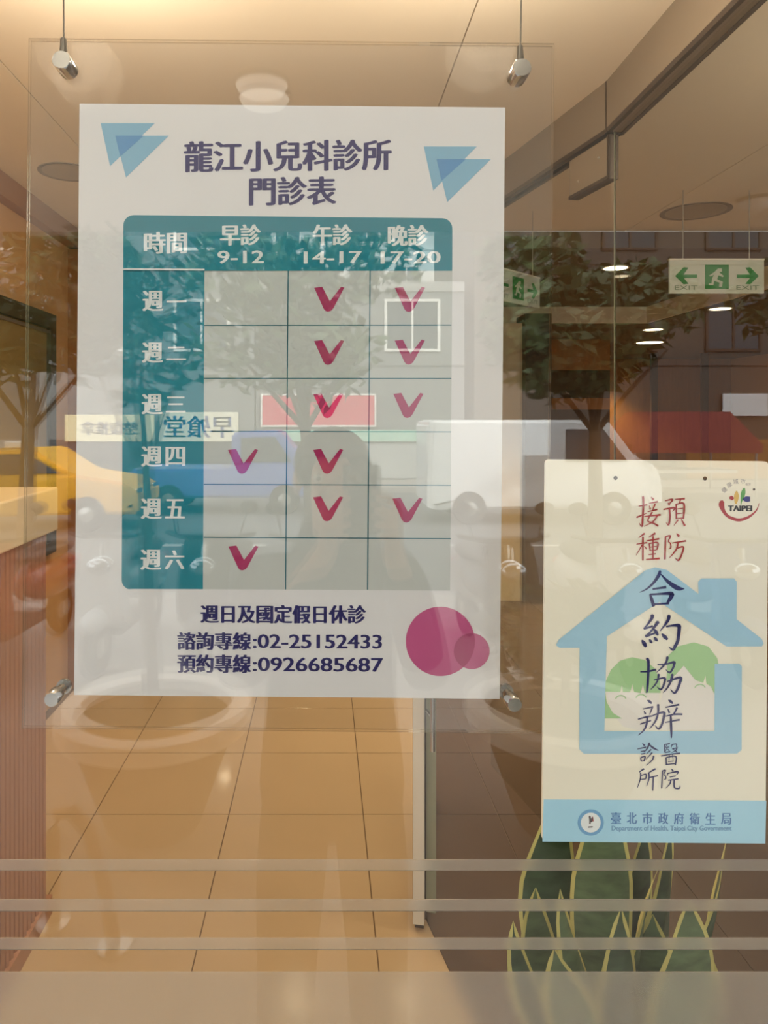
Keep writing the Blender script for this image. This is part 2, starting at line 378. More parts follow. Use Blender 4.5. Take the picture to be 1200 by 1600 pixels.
def exit_sign(px0, px1, py0, py1, d, yaw, label):
    a, b = at(px0, py0, d), at(px1, py1, d); w = (b.x - a.x) / 2; h = (a.z - b.z) / 2
    t = empty('exit_sign', ((a.x + b.x) / 2, a.y, (a.z + b.z) / 2), label, 'exit sign', 'hanging green exit signs'); t.rotation_euler.z = yaw
    link('panel', boxm(-w, w, -0.006, 0.006, -h, h, 0.002), M['exitpanel'], t)
    link('top_rail', boxm(-w, w, -0.008, 0.008, h, h + 0.008), M['white'], t)
    for s in (-0.7, 0.7): link('hanger', tubem([(w * s, 0, h), (w * s, 0, CEIL - t.location.z - 0.001)], 0.003, 6), M['steel'], t)
    def poly(name, pts, m='exitgreen', y=-0.0075):
        bm = bmesh.new(); prism(bm, [(p * w, q * h) for p, q in pts], y, y + 0.0012); link(name, mesh(bm), M[m], t)
    for s in (-1, 1):
        arrow = [(0.44, 0.1), (0.66, 0.1), (0.58, 0.5), (0.68, 0.5), (0.87, 0.05), (0.68, -0.4), (0.58, -0.4), (0.66, -0.02), (0.44, -0.02)]
        arrow = [(0.42, 0.14), (0.70, 0.14), (0.60, 0.55), (0.70, 0.58), (0.88, 0.05), (0.70, -0.45), (0.60, -0.42), (0.70, -0.06), (0.42, -0.06)]
        poly('arrow', [(p * s, q) for p, q in arrow][::s])
        v, f = glyphs('EXIT'); xs = [p.x for p in v]; ys = [p.y for p in v]
        bm = bmesh.new()
        vs = [bm.verts.new((w * (0.65 * s - 0.24 + 0.48 * (p.x - min(xs)) / (max(xs) - min(xs))), -0.0071, h * (-0.78 + 0.26 * (p.y - min(ys)) / (max(ys) - min(ys))))) for p in v]
        for q in f: bm.faces.new([vs[i] for i in q])
        link('lettering', mesh(bm), M['exittext'], t)
    poly('door_square', [(-0.25, -0.72), (0.25, -0.72), (0.25, 0.72), (-0.25, 0.72)])
    poly('running_figure', [(0.02, 0.5), (0.1, 0.5), (0.1, 0.3), (0.04, 0.28), (0.14, 0.05), (0.12, -0.02), (0.03, 0.1), (0.0, -0.15), (0.12, -0.3), (0.1, -0.6), (0.04, -0.6), (0.05, -0.35), (-0.06, -0.25), (-0.08, -0.5), (-0.18, -0.5), (-0.17, -0.4), (-0.12, -0.4), (-0.1, -0.05), (-0.06, 0.12), (-0.14, 0.02), (-0.17, 0.08), (-0.06, 0.28)], 'exitpale', -0.009)
    return t
M['exitpanel'] = mat('translucent_sign_panel', srgb(196, 200, 190), 0.4, var=0.02, emit=srgb(196, 204, 190), estr=0.04)
M['exitgreen'] = mat('sign_green', srgb(34, 128, 58), 0.5, var=0.03)
M['exittext'] = mat('sign_grey_text', srgb(120, 138, 118), 0.5, var=0.03)
M['exitpale'] = mat('sign_pale', srgb(190, 200, 186), 0.5, var=0.03)
exit_sign(1045, 1193, 407, 459, 3.6, 0.0, 'green and white hanging exit sign beyond the glass partition')
exit_sign(740, 876, 427, 475, 3.85, math.radians(45), 'green and white exit sign half hidden behind the clinic poster')

# ---------------------------------------------------------------- snake plant behind the frosted band
M['leaf'] = mat('snake_plant_green', srgb(96, 118, 84), 0.4, var=0.75, scale=30, stretch=(1, 1, 2.6))
M['leaf2'] = mat('snake_plant_dark_green', srgb(64, 86, 62), 0.4, var=0.7, scale=30, stretch=(1, 1, 2.6))
M['margin'] = mat('yellow_leaf_margin', srgb(214, 206, 128), 0.45, var=0.08)
def sleaf(base, tip, wid, bend, tw, dark):
    """blade with a yellow rim, folded a little along the middle"""
    bm = bmesh.new(); n = 14; rows = []
    base, tip = Vector(base), Vector(tip); ax = tip - base
    for i in range(n + 1):
        t = i / n
        p = base + ax * t + Vector(bend) * (4 * t * (1 - t))
        prof = (0.42 + 0.58 * math.sin(min(1, t / 0.6) * math.pi / 2)) * (1 - max(0, (t - 0.6) / 0.4) ** 1.7) + 0.012
        a = tw * (0.3 + t); s = Vector((math.cos(a), math.sin(a), 0)); nn = Vector((-s.y, s.x, 0))
        w = wid * prof; m = max(0.0, w - 0.0052)
        row = []
        for k in (-w, -m, 0, m, w):
            row.append(bm.verts.new(p + s * k + nn * (0.010 * (abs(k) / wid) ** 2 + 0.004 * math.sin(t * 9 + k * 60))))
        rows.append(row)
    for A, B in zip(rows, rows[1:]):
        for k in range(4):
            f = bm.faces.new((A[k], A[k + 1], B[k + 1], B[k])); f.material_index = 1 if k in (0, 3) else 0
    me = mesh(bm, smooth=True)
    return me, [M['leaf2'] if dark else M['leaf'], M['margin']]
px_leaves = [  # tip x, tip y, base x, half width m, distance, bend x, twist, dark
    (803, 1440, 905, 0.022, 0.96, -0.022, 0.3, 1), (838, 1388, 915, 0.032, 1.02, -0.020, 0.2, 0),
    (866, 1484, 928, 0.034, 0.91, -0.006, -0.1, 0), (877, 1390, 960, 0.024, 0.97, -0.012, 0.5, 0),
    (880, 1235, 920, 0.045, 1.13, -0.030, 0.1, 1), (948, 1225, 955, 0.044, 1.09, -0.004, -0.2, 0),
    (1036, 1345, 955, 0.020, 0.99, -0.01, 0.9, 0), (1052, 1290, 1000, 0.030, 1.10, 0.012, 0.5, 1),
    (1142, 1285, 985, 0.026, 1.03, 0.030, 0.9, 1), (1078, 1408, 985, 0.042, 0.92, 0.022, 0.1, 0),
    (1092, 1465, 1035, 0.030, 0.97, 0.020, -0.2, 1), (1012, 1290, 985, 0.034, 1.14, 0.006, 0.3, 1),
    (972, 1420, 948, 0.030, 0.94, 0.0, 0.2, 1), (1020, 1430, 975, 0.036, 1.0, 0.01, -0.3, 0)]
pc = at(975, 1700, 1.03)
sp = empty('snake_plant', (pc.x, pc.y, 0.0), 'potted snake plant with yellow-edged green leaves behind the frosted glass', 'plant')
for tx, ty, bx_, w, d, bd, tw, dk in px_leaves:
    tip = at(tx, ty, d); b = at(bx_, 1700, 1.03); b = Vector((pc.x + (b.x - pc.x) * 0.9, pc.y + (d - 1.03) * 0.5, pc.z))
    me, ms = sleaf(b, tip, w, (bd, 0, 0), tw, dk); link('leaf', me, ms, sp, True)
zr = pc.z + 0.02
link('pot', lathem([(0.085, zr - 0.24), (0.10, zr - 0.22), (0.125, zr + 0.005), (0.135, zr + 0.01), (0.135, zr + 0.03), (0.12, zr + 0.03), (0.115, zr)], 28, (pc.x, pc.y, 0), capt=False), mat('grey_ceramic', srgb(120, 116, 112), 0.4), sp, True)
link('soil', lathem([(0.118, zr - 0.01), (0.05, zr), (0.002, zr + 0.002)], 24, (pc.x, pc.y, 0)), mat('soil', srgb(60, 46, 36), 0.95, bump=0.5), sp, True)
ps = empty('plant_stand', (pc.x, pc.y, 0), 'dark wooden stand carrying the snake plant', 'stand')
link('top_board', boxm(pc.x - 0.15, pc.x + 0.15, pc.y - 0.15, pc.y + 0.15, zr - 0.27, zr - 0.24, 0.003), M['wood_d'], ps, True)
for sx in (-1, 1):
    for sy in (-1, 1):
        link('leg', boxm(pc.x + sx * 0.12 - 0.015, pc.x + sx * 0.12 + 0.015, pc.y + sy * 0.12 - 0.015, pc.y + sy * 0.12 + 0.015, 0.0, zr - 0.27), M['wood_d'], ps, True)

# ---------------------------------------------------------------- flat print: sheet coordinates from picture positions
class Sheet:
    """a rectangular printed sheet; quad = TL, TR, BR, BL in the picture, d = its distance"""
    def __init__(s, quad, d, root):
        s.q = quad; s.root = root
        s.W = ((quad[1][0] - quad[0][0]) + (quad[2][0] - quad[3][0])) / 2 * d / F
        s.H = ((quad[3][1] - quad[0][1]) + (quad[2][1] - quad[1][1])) / 2 * d / F
    def uv(s, x, y):
        (x0, y0), (x1, y1), (x2, y2), (x3, y3) = s.q
        u_, v_ = 0.5, 0.5
        for _ in range(6):
            v_ = (y - (y0 + (y1 - y0) * u_)) / ((y3 + (y2 - y3) * u_) - (y0 + (y1 - y0) * u_))
            u_ = (x - (x0 + (x3 - x0) * v_)) / ((x1 + (x2 - x1) * v_) - (x0 + (x3 - x0) * v_))
        return u_, v_
    def loc(s, x, y):
        u_, v_ = s.uv(x, y); return ((u_ - 0.5) * s.W, (0.5 - v_) * s.H)
    def poly(s, name, pts, m, layer, parent=None):
        bm = bmesh.new(); q = [s.loc(*p) for p in pts]
        f = bm.faces.new([bm.verts.new((a, -layer, b)) for a, b in q])
        bm.normal_update()
        bmesh.ops.triangulate(bm, faces=[f], ngon_method='BEAUTY')
        return link(name, s.face(bm), m, parent or s.root)
    def face(s, bm):
        for f in bm.faces:
            f.normal_update()
            if f.normal.y > 0: f.normal_flip()
        me = bpy.data.meshes.new('print'); bm.to_mesh(me); bm.free(); return me
    def text(s, name, st, rect, m, layer, bold=0.0, boldv=0.0, slope=0.0, parent=None):
        """lettering fitted into rect (x0, y0, x1, y1); bold widens the upright strokes, in pixels"""
        v, f = glyphs(st); xs = [p.x for p in v]; ys = [p.y for p in v]
        x0, y0, x1, y1 = rect; x0 += bold; x1 -= bold; y0 += boldv; y1 -= boldv
        bm = bmesh.new()
        offs = [(0, 0)] if not bold else [(-bold, 0), (-bold / 3, boldv), (bold / 3, -boldv), (bold, 0)]
        for k, (dx, dy) in enumerate(offs):
            vs = []
            for p in v:
                X = x0 + (x1 - x0) * (p.x - min(xs)) / (max(xs) - min(xs)); Y = y1 - (y1 - y0) * (p.y - min(ys)) / (max(ys) - min(ys))
                a, b = s.loc(X + dx, Y + dy + slope * (X - (x0 + x1) / 2)); vs.append(bm.verts.new((a, -layer - k * 0.00002, b)))
            for q in f:
                try: bm.faces.new([vs[i] for i in q])
                except ValueError: pass
        return link(name, s.face(bm), m, parent or s.root)
    def brush(s, name, strokes, m, layer, parent=None):
        """brush-written strokes, each a list of (x, y, width)"""
        bm = bmesh.new()
        for k, st in enumerate(strokes):
            P = [Vector(p) for p in st]; pts = []
            for i in range(len(P) - 1):
                a = P[max(i - 1, 0)]; b = P[i]; c = P[i + 1]; e = P[min(i + 2, len(P) - 1)]
                for j in range(4):
                    t = j / 4
                    pts.append(0.5 * ((2 * b) + (c - a) * t + (2 * a - 5 * b + 4 * c - e) * t * t + (3 * b - a - 3 * c + e) * t ** 3))
            pts.append(P[-1]); L = []
            for i, p in enumerate(pts):
                d = pts[min(i + 1, len(pts) - 1)] - pts[max(i - 1, 0)]; d.z = 0
                if d.length < 1e-6: d = Vector((1, 0, 0))
                d.normalize(); n_ = Vector((-d.y, d.x, 0)) * max(p.z * 1.25, 0.3) / 2
                L.append((p + n_, p - n_))
            d0 = (pts[0] - pts[1]); d0.z = 0; e0 = pts[0] + (d0.normalized() * pts[0].z * 0.4 if d0.length else d0)
            ly = -layer - k * 0.000004
            def V(q): a, b = s.loc(q.x, q.y); return bm.verts.new((a, ly, b))
            rows = [(V(a), V(b)) for a, b in L]; h = V(e0)
            bm.faces.new((h, rows[0][0], rows[0][1]))
            for A, B in zip(rows, rows[1:]): bm.faces.new((A[0], A[1], B[1], B[0]))
        return link(name, s.face(bm), m, parent or s.root)
def arc(cx, cy, r, a0, a1, n=20, ry=None):
    return [(cx + r * math.cos(math.radians(a0 + (a1 - a0) * i / n)), cy + (ry or r) * math.sin(math.radians(a0 + (a1 - a0) * i / n))) for i in range(n + 1)]
def ink(name, r, g, b, rough=0.5): return mat('ink_' + name, srgb(r, g, b), rough, var=0.015, scale=40)
def place(root, quad, d):
    cx = sum(p[0] for p in quad) / 4; cy = sum(p[1] for p in quad) / 4
    roll = ((quad[1][1] - quad[0][1]) / (quad[1][0] - quad[0][0]) + (quad[2][1] - quad[3][1]) / (quad[2][0] - quad[3][0]) + (quad[0][0] - quad[3][0]) / (quad[3][1] - quad[0][1]) + (quad[1][0] - quad[2][0]) / (quad[2][1] - quad[1][1])) / 4
    root.location = at(cx, cy, d); root.rotation_euler = (0, roll, 0)

# ---------------------------------------------------------------- acrylic holder and the clinic hours poster
DP = 0.73
AQ = [(48, 57), (863, 77), (854, 1138), (36, 1141)]
ah = empty('acrylic_holder', (0, 0, 0), 'clear acrylic sheet pair hung on two cables with steel fittings', 'sign holder')
place(ah, AQ, DP)
ash = Sheet(AQ, DP, ah); w, h = ash.W / 2, ash.H / 2
# sheets: big faces clear, rims polished
def sheet(y0, y1):
    bm = bmesh.new(); box(bm, -w, w, y0, y1, -h, h)
    bm.normal_update()
    for f in bm.faces:
        if abs(f.calc_center_median().y - (y0 + y1) / 2) < 1e-5: f.material_index = 1
    return mesh(bm)
link('front_sheet', sheet(-0.0045, -0.0016), [M['acrylic'], M['acryl_edge']], ah)
link('back_sheet', sheet(0.0006, 0.0035), [M['acrylic'], M['acryl_edge']], ah)
for (cx, cy), (tx, ty) in (((105, 101), (99, 0)), ((808, 122), (813, 0))):
    a, b = ash.loc(cx, cy)
    bm = bmesh.new()
    lathe(bm, [(0.0085, -0.017), (0.0095, -0.015), (0.0095, 0.006), (0.007, 0.008)], 14, (a, 0, b), 'y')
    c = link('cable_clamp', mesh(bm, smooth=True), M['chrome'], ah)
    link('clamp_socket', tubem([(a, -0.009, b + 0.006), (a - 0.0005, -0.009, b + 0.024)], [0.0042, 0.003], 10), M['cable'], c)
    rt = ah.rotation_euler.y; a2, b2 = ash.loc(tx, ty); zt = CEIL - ah.location.z
    k = (zt - b) / (b2 - b)
    link('cable', tubem([(a, -0.009, b + 0.02), (a + (a2 - a) * min(k, 3), -0.009, zt)], 0.0009, 6), M['cable'], ah)
for cx, cy in ((91, 1086), (797, 1085)):
    a, b = ash.loc(cx, cy)
    link('standoff', lathem([(0.0065, -0.020), (0.0075, -0.018), (0.0075, -0.0046), (0.005, -0.0046), (0.005, 0.014), (0.0075, 0.014), (0.0075, 0.018)], 18, (a, 0, b), 'y'), M['chrome'], ah)

PQ = [(123, 158), (788, 172), (782, 1090), (117, 1088)]
po = empty('clinic_hours_poster', (0, 0, 0), 'white clinic opening-hours poster with teal timetable held in clear acrylic', 'poster')
place(po, PQ, DP)
P = Sheet(PQ, DP, po); w, h = P.W / 2, P.H / 2
link('paper', boxm(-w, w, 0.0, 0.0004, -h, h), mat('white_poster_paper', srgb(238, 237, 238), 0.55, var=0.01, scale=30), po)
teal = ink('teal', 0, 134, 154); navy = ink('navy', 40, 38, 108); tw_ = ink('white', 236, 240, 240); grey = ink('cell_grey', 206, 210, 206)
line = ink('line_teal', 40, 108, 122); mag = ink('magenta', 176, 36, 98); pk = ink('pink', 204, 92, 146); pk2 = ink('pink_light', 206, 104, 152); pk3 = ink('pink_deep', 178, 62, 116)
bl1 = ink('sky_blue', 140, 192, 220); bl2 = ink('mid_blue', 94, 156, 208)
E = 0.00012
P.poly('timetable_header', [(192, 422), (192, 350)] + arc(208, 350, 16, 180, 270, 6, 16)[1:] + arc(690, 359, 16, 270, 360, 6)[0:] + [(706, 425)], teal, E)
P.poly('day_column', [(192, 421), (319, 421), (318, 921), (206, 921)] + arc(206, 907, 15, 90, 180, 6)[1:], teal, E)
P.poly('cell_field', [(319, 422), (706, 425), (704, 922), (318, 921)], grey, E)
P.poly('header_rule', [(192, 417.5), (319, 419), (319, 421.5), (192, 420)], tw_, 2 * E)
for y in (507, 590, 673, 756, 839): P.poly('grid_line', [(319, y), (705, y + 1.5), (705, y + 3.1), (319, y + 1.6)], line, 2 * E)
for x in (449, 577): P.poly('grid_line', [(x - 0.2, 423), (x + 1.6, 423), (x - 1, 921), (x - 2.8, 921)], line, 2 * E)
P.text('title_lettering', '龍江小兒科診所', (286, 219, 611, 268), navy, 2 * E, 1.9, 0.5)
P.text('title_lettering', '門診表', (388, 276, 525, 321), navy, 2 * E, 1.9, 0.5)
for st, r in (('時間', (224, 361, 292, 395)), ('早診', (343, 350, 407, 383)), ('午診', (488, 351, 550, 384)), ('晚診', (605, 353, 669, 386))):
    P.text('column_heading', st, r, tw_, 2 * E, 1.5, 0.3)
for st, r in (('9-12', (339, 391, 412, 411)), ('14-17', (474, 393, 565, 412)), ('17-20', (594, 394, 688, 413))):
    P.text('hours', st, r, tw_, 2 * E, 1.0, 0.2)
for i, ch in enumerate('一二三四五六'):
    y = (470, 551, 632, 714, 796, 876)[i]
    x = 222 - i * 0.4
    P.text('weekday', '週', (x, y - 17, x + 33, y + 15), tw_, 2 * E, 1.4, 0.2)
    hh = {'一': (y - 1.5, y + 1.5), '二': (y - 10, y + 11), '三': (y - 13, y + 12)}.get(ch, (y - 16, y + 14))
    P.text('weekday', ch, (x + 38, hh[0], x + 69, hh[1]), tw_, 2 * E, 1.2, 0.1)
V = [(0, 1.5), (12.5, 0), (24.5, 22.5), (42, 0), (47, 1.5), (30, 33.5), (26.5, 37.5), (22, 39), (18, 38), (15, 34.5)]
for cx, cy in ((514, 468), (640, 469), (514, 551), (640, 551), (513, 634), (638, 634), (380, 721), (513, 721), (513, 795), (637, 797), (381, 872)):
    P.poly('check_mark', [(cx - 23.5 + a, cy - 19.5 + b) for a, b in V], mag, 2 * E)
P.text('closed_days_line', '週日及國定假日休診', (314, 945, 573, 974), navy, 2 * E, 1.3, 0.2)
P.text('enquiry_line', '諮詢專線', (278, 988, 394, 1016), navy, 2 * E, 1.3, 0.2); P.text('enquiry_number', ':02-25152433', (396, 991, 598, 1013), navy, 2 * E, 1.0, 0.2)
P.text('booking_line', '預約專線', (278, 1023, 394, 1052), navy, 2 * E, 1.3, 0.2); P.text('booking_number', ':0926685687', (396, 1027, 600, 1049), navy, 2 * E, 1.0, 0.2)
P.poly('large_dot', arc(689, 1001, 54, 0, 352, 44), pk, E); P.poly('small_dot', arc(738, 1016, 28, 0, 350, 35), pk2, 2 * E)
# lens where both dots overlap
lens = [p for p in arc(738, 1016, 28, 90, 270, 24) if math.hypot(p[0] - 689, p[1] - 1001) < 54] + [p for p in arc(689, 1001, 54, -20, 60, 40) if math.hypot(p[0] - 738, p[1] - 1016) < 28]
cx = sum(p[0] for p in lens) / len(lens); cy = sum(p[1] for p in lens) / len(lens); lens.sort(key=lambda p: math.atan2(p[1] - cy, p[0] - cx))
P.poly('dot_overlap', lens, pk3, 3 * E)
for a, b, c in (([(156, 189), (241, 190), (171, 257)], [(179, 209), (263, 210), (196, 275)], [(179, 209), (224, 209.5), (187, 242)]),
                ([(661, 231), (744, 232), (676, 300)], [(681, 251), (766, 252), (698, 318)], [(681, 251), (727, 251.5), (689, 285)])):
    P.poly('triangle', a, bl1, E); P.poly('triangle', b, bl1, 2 * E); P.poly('triangle_overlap', c, bl2, 3 * E)

# ---------------------------------------------------------------- vaccination contract sign on the glass
DS = 0.690
SQ = [(852, 717), (1200, 722), (1197, 1318), (848, 1315)]
sg = empty('vaccination_sign', (0, 0, 0), 'cream vaccination contract sign with blue house print stuck to the window', 'sign')
place(sg, SQ, DS)
G = Sheet(SQ, DS, sg); w, h = G.W / 2, G.H / 2; r = 0.004
bm = bmesh.new()
rr = [(w - r + r * math.cos(t), h - r + r * math.sin(t)) for t in [k * math.pi / 12 for k in range(7)]]
out = rr + [(-p, q) for p, q in rr[::-1]] + [(-p, -q) for p, q in rr] + [(p, -q) for p, q in rr[::-1]]
prism(bm, out, 0.0, 0.004); link('board', mesh(bm), mat('cream_sign_board', srgb(244, 238, 220), 0.3, var=0.015), sg)
sblue = ink('house_blue', 166, 206, 228); sgreen = ink('hair_green', 168, 208, 152); sface = ink('face_pale', 238, 232, 224); sband = ink('band_blue', 172, 218, 240)
sred = ink('brush_red', 168, 40, 40); snavy = ink('brush_navy', 26, 30, 96); sgrey = ink('logo_grey', 140, 132, 140)
def z5(L): return [(860 + a * 0.28333, 870 + b * 0.28333) for a, b in L]
G.poly('blue_band', [(850, 1249), (1198, 1251), (1197, 1318), (848, 1315)], sband, E)
G.poly('face_print', z5([(305, 745), (600, 745), (605, 850), (570, 930), (490, 958), (400, 935), (340, 860)]), sface, E)
G.poly('face_print', z5([(735, 600), (800, 680), (880, 715), (905, 755), (904, 955), (615, 955), (605, 800), (640, 690)]), sface, E)
G.poly('hair_print', z5([(283, 890), (292, 760), (303, 690), (335, 620), (385, 572), (450, 553), (520, 568), (575, 615), (603, 680), (608, 750), (520, 750), (510, 700), (498, 750), (462, 745), (452, 700), (440, 745), (400, 745), (395, 705), (385, 745), (303, 742), (310, 800), (345, 860), (395, 890)]), sgreen, 2 * E)
G.poly('hair_print', z5([(645, 550), (700, 495), (790, 472), (870, 495), (920, 560), (932, 630), (922, 705), (903, 755), (885, 715), (860, 700), (855, 655), (842, 695), (800, 680), (735, 600), (690, 650), (640, 685)]), sgreen, 2 * E)
for cx, cy in ((388, 775), (500, 770), (825, 715), (700, 680)): G.brush('eye_print', [[(860 + a * 0.2833, 870 + b * 0.2833, 1.4) for a, b in arc(cx, cy + 15, 30, 200, 340, 6, 26)]], sgreen, 3 * E)
G.poly('house_print', z5([(30, 485), (45, 455), (520, 75), (575, 57), (640, 72), (815, 205), (812, 140), (830, 120), (1010, 120), (1025, 140), (1025, 345), (1165, 455), (1175, 480), (1165, 495), (970, 495), (600, 248), (310, 438), (298, 960), (905, 960), (905, 590), (1040, 590), (1055, 605), (1055, 1065), (1030, 1085), (185, 1085), (160, 1060), (160, 500), (50, 500)]), sblue, 3 * E)
def k3(L): return [(970 + a * 0.15, 760 + b * 0.15, c * 0.15) for a, b, c in L]
def k4(L): return [(970 + a * 0.16875, 980 + b * 0.16875, c * 0.16875) for a, b, c in L]
BR3 = {  # brush strokes of the upper characters
 '接': [[(225,105,18),(228,200,16),(222,330,16),(215,415,14),(185,380,3)],[(180,205,8),(270,190,13)],[(160,320,14),(270,275,4)],[(310,110,6),(335,138,18)],[(290,175,8),(380,158,15)],[(290,200,6),(302,238,13)],[(350,185,13),(325,245,6)],[(275,262,8),(375,240,13)],[(320,268,13),(275,355,11),(330,380,13),(385,412,15)],[(375,300,13),(330,365,11),(235,415,4)],[(240,312,8),(410,295,16)]],
 '預': [[(455,150,8),(535,135,15),(495,185,6)],[(485,170,6),(502,198,13)],[(440,240,11),(555,222,15),(530,262,5)],[(500,235,15),(505,320,15),(492,400,15),(465,375,3)],[(560,135,8),(660,128,15)],[(615,140,11),(600,175,6)],[(570,185,13),(572,340,13)],[(570,190,8),(650,180,15),(645,340,13)],[(580,235,7),(640,228,8)],[(580,285,7),(640,278,8)],[(575,335,7),(645,328,9)],[(590,350,11),(545,408,4)],[(625,345,8),(662,412,18)]],
 '種': [[(240,490,16),(180,535,5)],[(160,600,8),(270,585,13)],[(225,525,15),(225,770,13)],[(215,610,11),(155,715,4)],[(240,620,6),(265,652,12)],[(350,488,18),(285,530,5)],[(265,565,8),(395,545,15)],[(290,595,11),(300,670,11)],[(290,595,8),(380,585,14),(370,660,11)],[(300,632,7),(370,622,7)],[(305,668,7),(365,660,7)],[(330,520,13),(330,750,11)],[(285,710,8),(360,700,10)],[(260,760,11),(400,750,15)]],
 '防': [[(455,525,8),(510,515,15),(490,570,10),(512,595,9),(515,640,11),(490,650,4)],[(460,525,13),(455,760,13)],[(575,490,8),(602,522,22)],[(530,590,8),(675,568,15)],[(575,648,8),(645,630,15),(628,710,13),(595,770,15),(560,745,3)],[(590,590,13),(570,660,13),(500,745,4)]]}
BRN = [('合', k3, [[(405,880,22),(388,930,28),(330,1010,21),(260,1070,13),(190,1103,4)],[(415,915,10),(480,985,26),(560,1045,40),(610,1065,32),(660,1065,4)],[(330,1068,16),(400,1058,17),(470,1048,24)],[(300,1125,14),(320,1180,28),(338,1250,24)],[(300,1125,16),(420,1118,19),(520,1115,32),(525,1140,36),(490,1200,24),(480,1225,16)],[(340,1226,15),(500,1218,17)]]),
 ('約', k3, [[(325,1340,32),(320,1370,26),(280,1430,16),(240,1478,14)],[(240,1478,22),(300,1464,16),(330,1450,14)],[(385,1410,28),(350,1460,20),(300,1520,16),(258,1558,16)],[(258,1558,26),(310,1542,17),(360,1525,12)],[(340,1480,8),(365,1515,28),(385,1550,14)],[(500,1345,28),(490,1390,26),(450,1450,17),(405,1505,6)],[(470,1460,12),(540,1448,19),(600,1450,32),(605,1480,30),(600,1540,28),(590,1610,27),(565,1660,27),(540,1700,22),(495,1668,4)],[(425,1535,10),(455,1565,32),(485,1595,16)]]),
 ('約', k4, [[(195,120,14),(215,150,30),(232,182,16)],[(262,110,10),(275,130,22),(288,146,8)],[(308,92,10),(322,110,24),(338,128,8)]]),
 ('協', k4, [[(180,412,8),(250,408,13),(325,390,15)],[(240,288,20),(255,320,20),(252,450,18),(245,560,18),(238,608,8)],[(340,345,8),(420,340,11),(490,322,18),(492,345,18),(480,380,15),(450,420,15),(415,390,4)],[(430,275,20),(420,320,15),(380,370,13),(330,418,4)],[(305,488,8),(400,468,15),(405,500,16),(390,550,14),(365,575,13),(335,550,4)],[(350,435,18),(340,490,13),(310,540,11),(275,575,4)],[(430,500,8),(550,465,20),(545,510,20),(525,570,18),(495,608,15),(460,575,4)],[(475,435,20),(465,490,18),(430,560,13),(390,605,4)]]),
 ('辦', k4, [[(245,675,6),(265,685,20),(285,705,11)],[(205,755,8),(300,735,13)],[(215,775,6),(228,802,15)],[(290,745,13),(275,785,9),(265,808,4)],[(160,850,8),(240,828,13),(300,818,9)],[(180,895,8),(280,862,11)],[(245,830,13),(240,890,15),(215,950,13),(160,1000,5)],[(295,815,8),(395,785,18),(398,830,18),(380,900,15),(350,940,15),(315,905,4)],[(345,715,18),(345,790,15),(320,870,13),(265,940,5)],[(440,672,6),(460,685,20),(480,705,11)],[(415,740,8),(540,715,15)],[(435,755,6),(450,792,15)],[(520,745,15),(500,785,11),(480,810,4)],[(415,822,8),(500,805,13),(570,805,13)],[(410,880,8),(545,855,13)],[(462,810,13),(465,900,18),(468,980,15),(468,1025,8)]]),
 ('診', k4, [[(200,1075,6),(222,1094,15)],[(155,1125,7),(235,1108,11)],[(185,1150,7),(225,1143,9)],[(190,1173,7),(228,1166,9)],[(185,1205,9),(190,1240,9)],[(185,1205,8),(225,1195,11),(215,1235,9)],[(190,1238,7),(218,1235,7)],[(265,1070,13),(245,1120,11),(215,1155,3)],[(265,1085,8),(300,1115,15),(350,1140,5)],[(280,1130,11),(235,1175,4)],[(290,1160,11),(235,1220,4)],[(305,1190,13),(290,1230,9),(235,1278,4)]]),
 ('所', k4, [[(215,1310,13),(170,1340,5)],[(185,1345,9),(183,1400,9),(155,1485,4)],[(190,1370,7),(235,1360,10),(232,1402,9)],[(188,1408,7),(232,1402,7)],[(320,1310,13),(260,1345,6)],[(260,1345,10),(262,1400,10),(240,1470,4)],[(265,1390,8),(345,1372,11)],[(302,1385,11),(297,1510,8)]]),
 ('醫', k4, [[(405,1085,7),(455,1075,9)],[(430,1085,6),(415,1106,3)],[(415,1112,6),(450,1106,7)],[(432,1108,7),(412,1150,3)],[(435,1125,5),(450,1145,7)],[(407,1085,9),(407,1155,9)],[(407,1158,7),(460,1150,7)],[(475,1085,8),(470,1110,3)],[(475,1085,7),(515,1080,9),(515,1105,7),(530,1108,4)],[(475,1125,6),(520,1118,9),(500,1145,7),(465,1160,3)],[(485,1125,4),(522,1157,9)],[(375,1190,9),(460,1175,9),(550,1165,12)],[(420,1205,9),(422,1275,9)],[(420,1205,8),(510,1195,11),(505,1275,10)],[(450,1178,6),(447,1232,5)],[(480,1175,6),(484,1228,5)],[(440,1243,6),(490,1237,7)],[(425,1268,7),(505,1262,7)]]),
 ('院', k4, [[(385,1330,8),(415,1322,10),(400,1360,7),(415,1375,7),(418,1400,9),(400,1408,4)],[(387,1330,9),(380,1490,9)],[(470,1310,6),(485,1330,14)],[(435,1350,9),(430,1377,5)],[(435,1352,7),(530,1335,12),(515,1367,4)],[(455,1385,7),(510,1375,9)],[(440,1416,7),(535,1402,10)],[(465,1412,9),(455,1450,9),(415,1490,3)],[(495,1410,10),(495,1470,11),(510,1490,11),(545,1488,10),(550,1460,3)]])]
for ch, st in BR3.items(): G.brush('brush_lettering', [k3(s_) for s_ in st], sred, 4 * E)
seen = {}
for ch, k, st in BRN: seen.setdefault(ch, []).extend(k(s_) for s_ in st)
for ch, st in seen.items(): G.brush('brush_lettering', st, snavy, 4 * E)
for i, ch in enumerate('臺北市政府衛生局'):
    x = 955 + i * 24.6; G.text('authority_lettering', ch, (x, 1269 + i * 0.2, x + 16, 1287 + i * 0.2), ink('authority_blue', 84, 128, 186), 2 * E, 0.35)
G.text('english_lettering', 'Department of Health, Taipei City Government', (956, 1290, 1144, 1300), ink('english_blue', 122, 166, 204), 2 * E, 0.3)
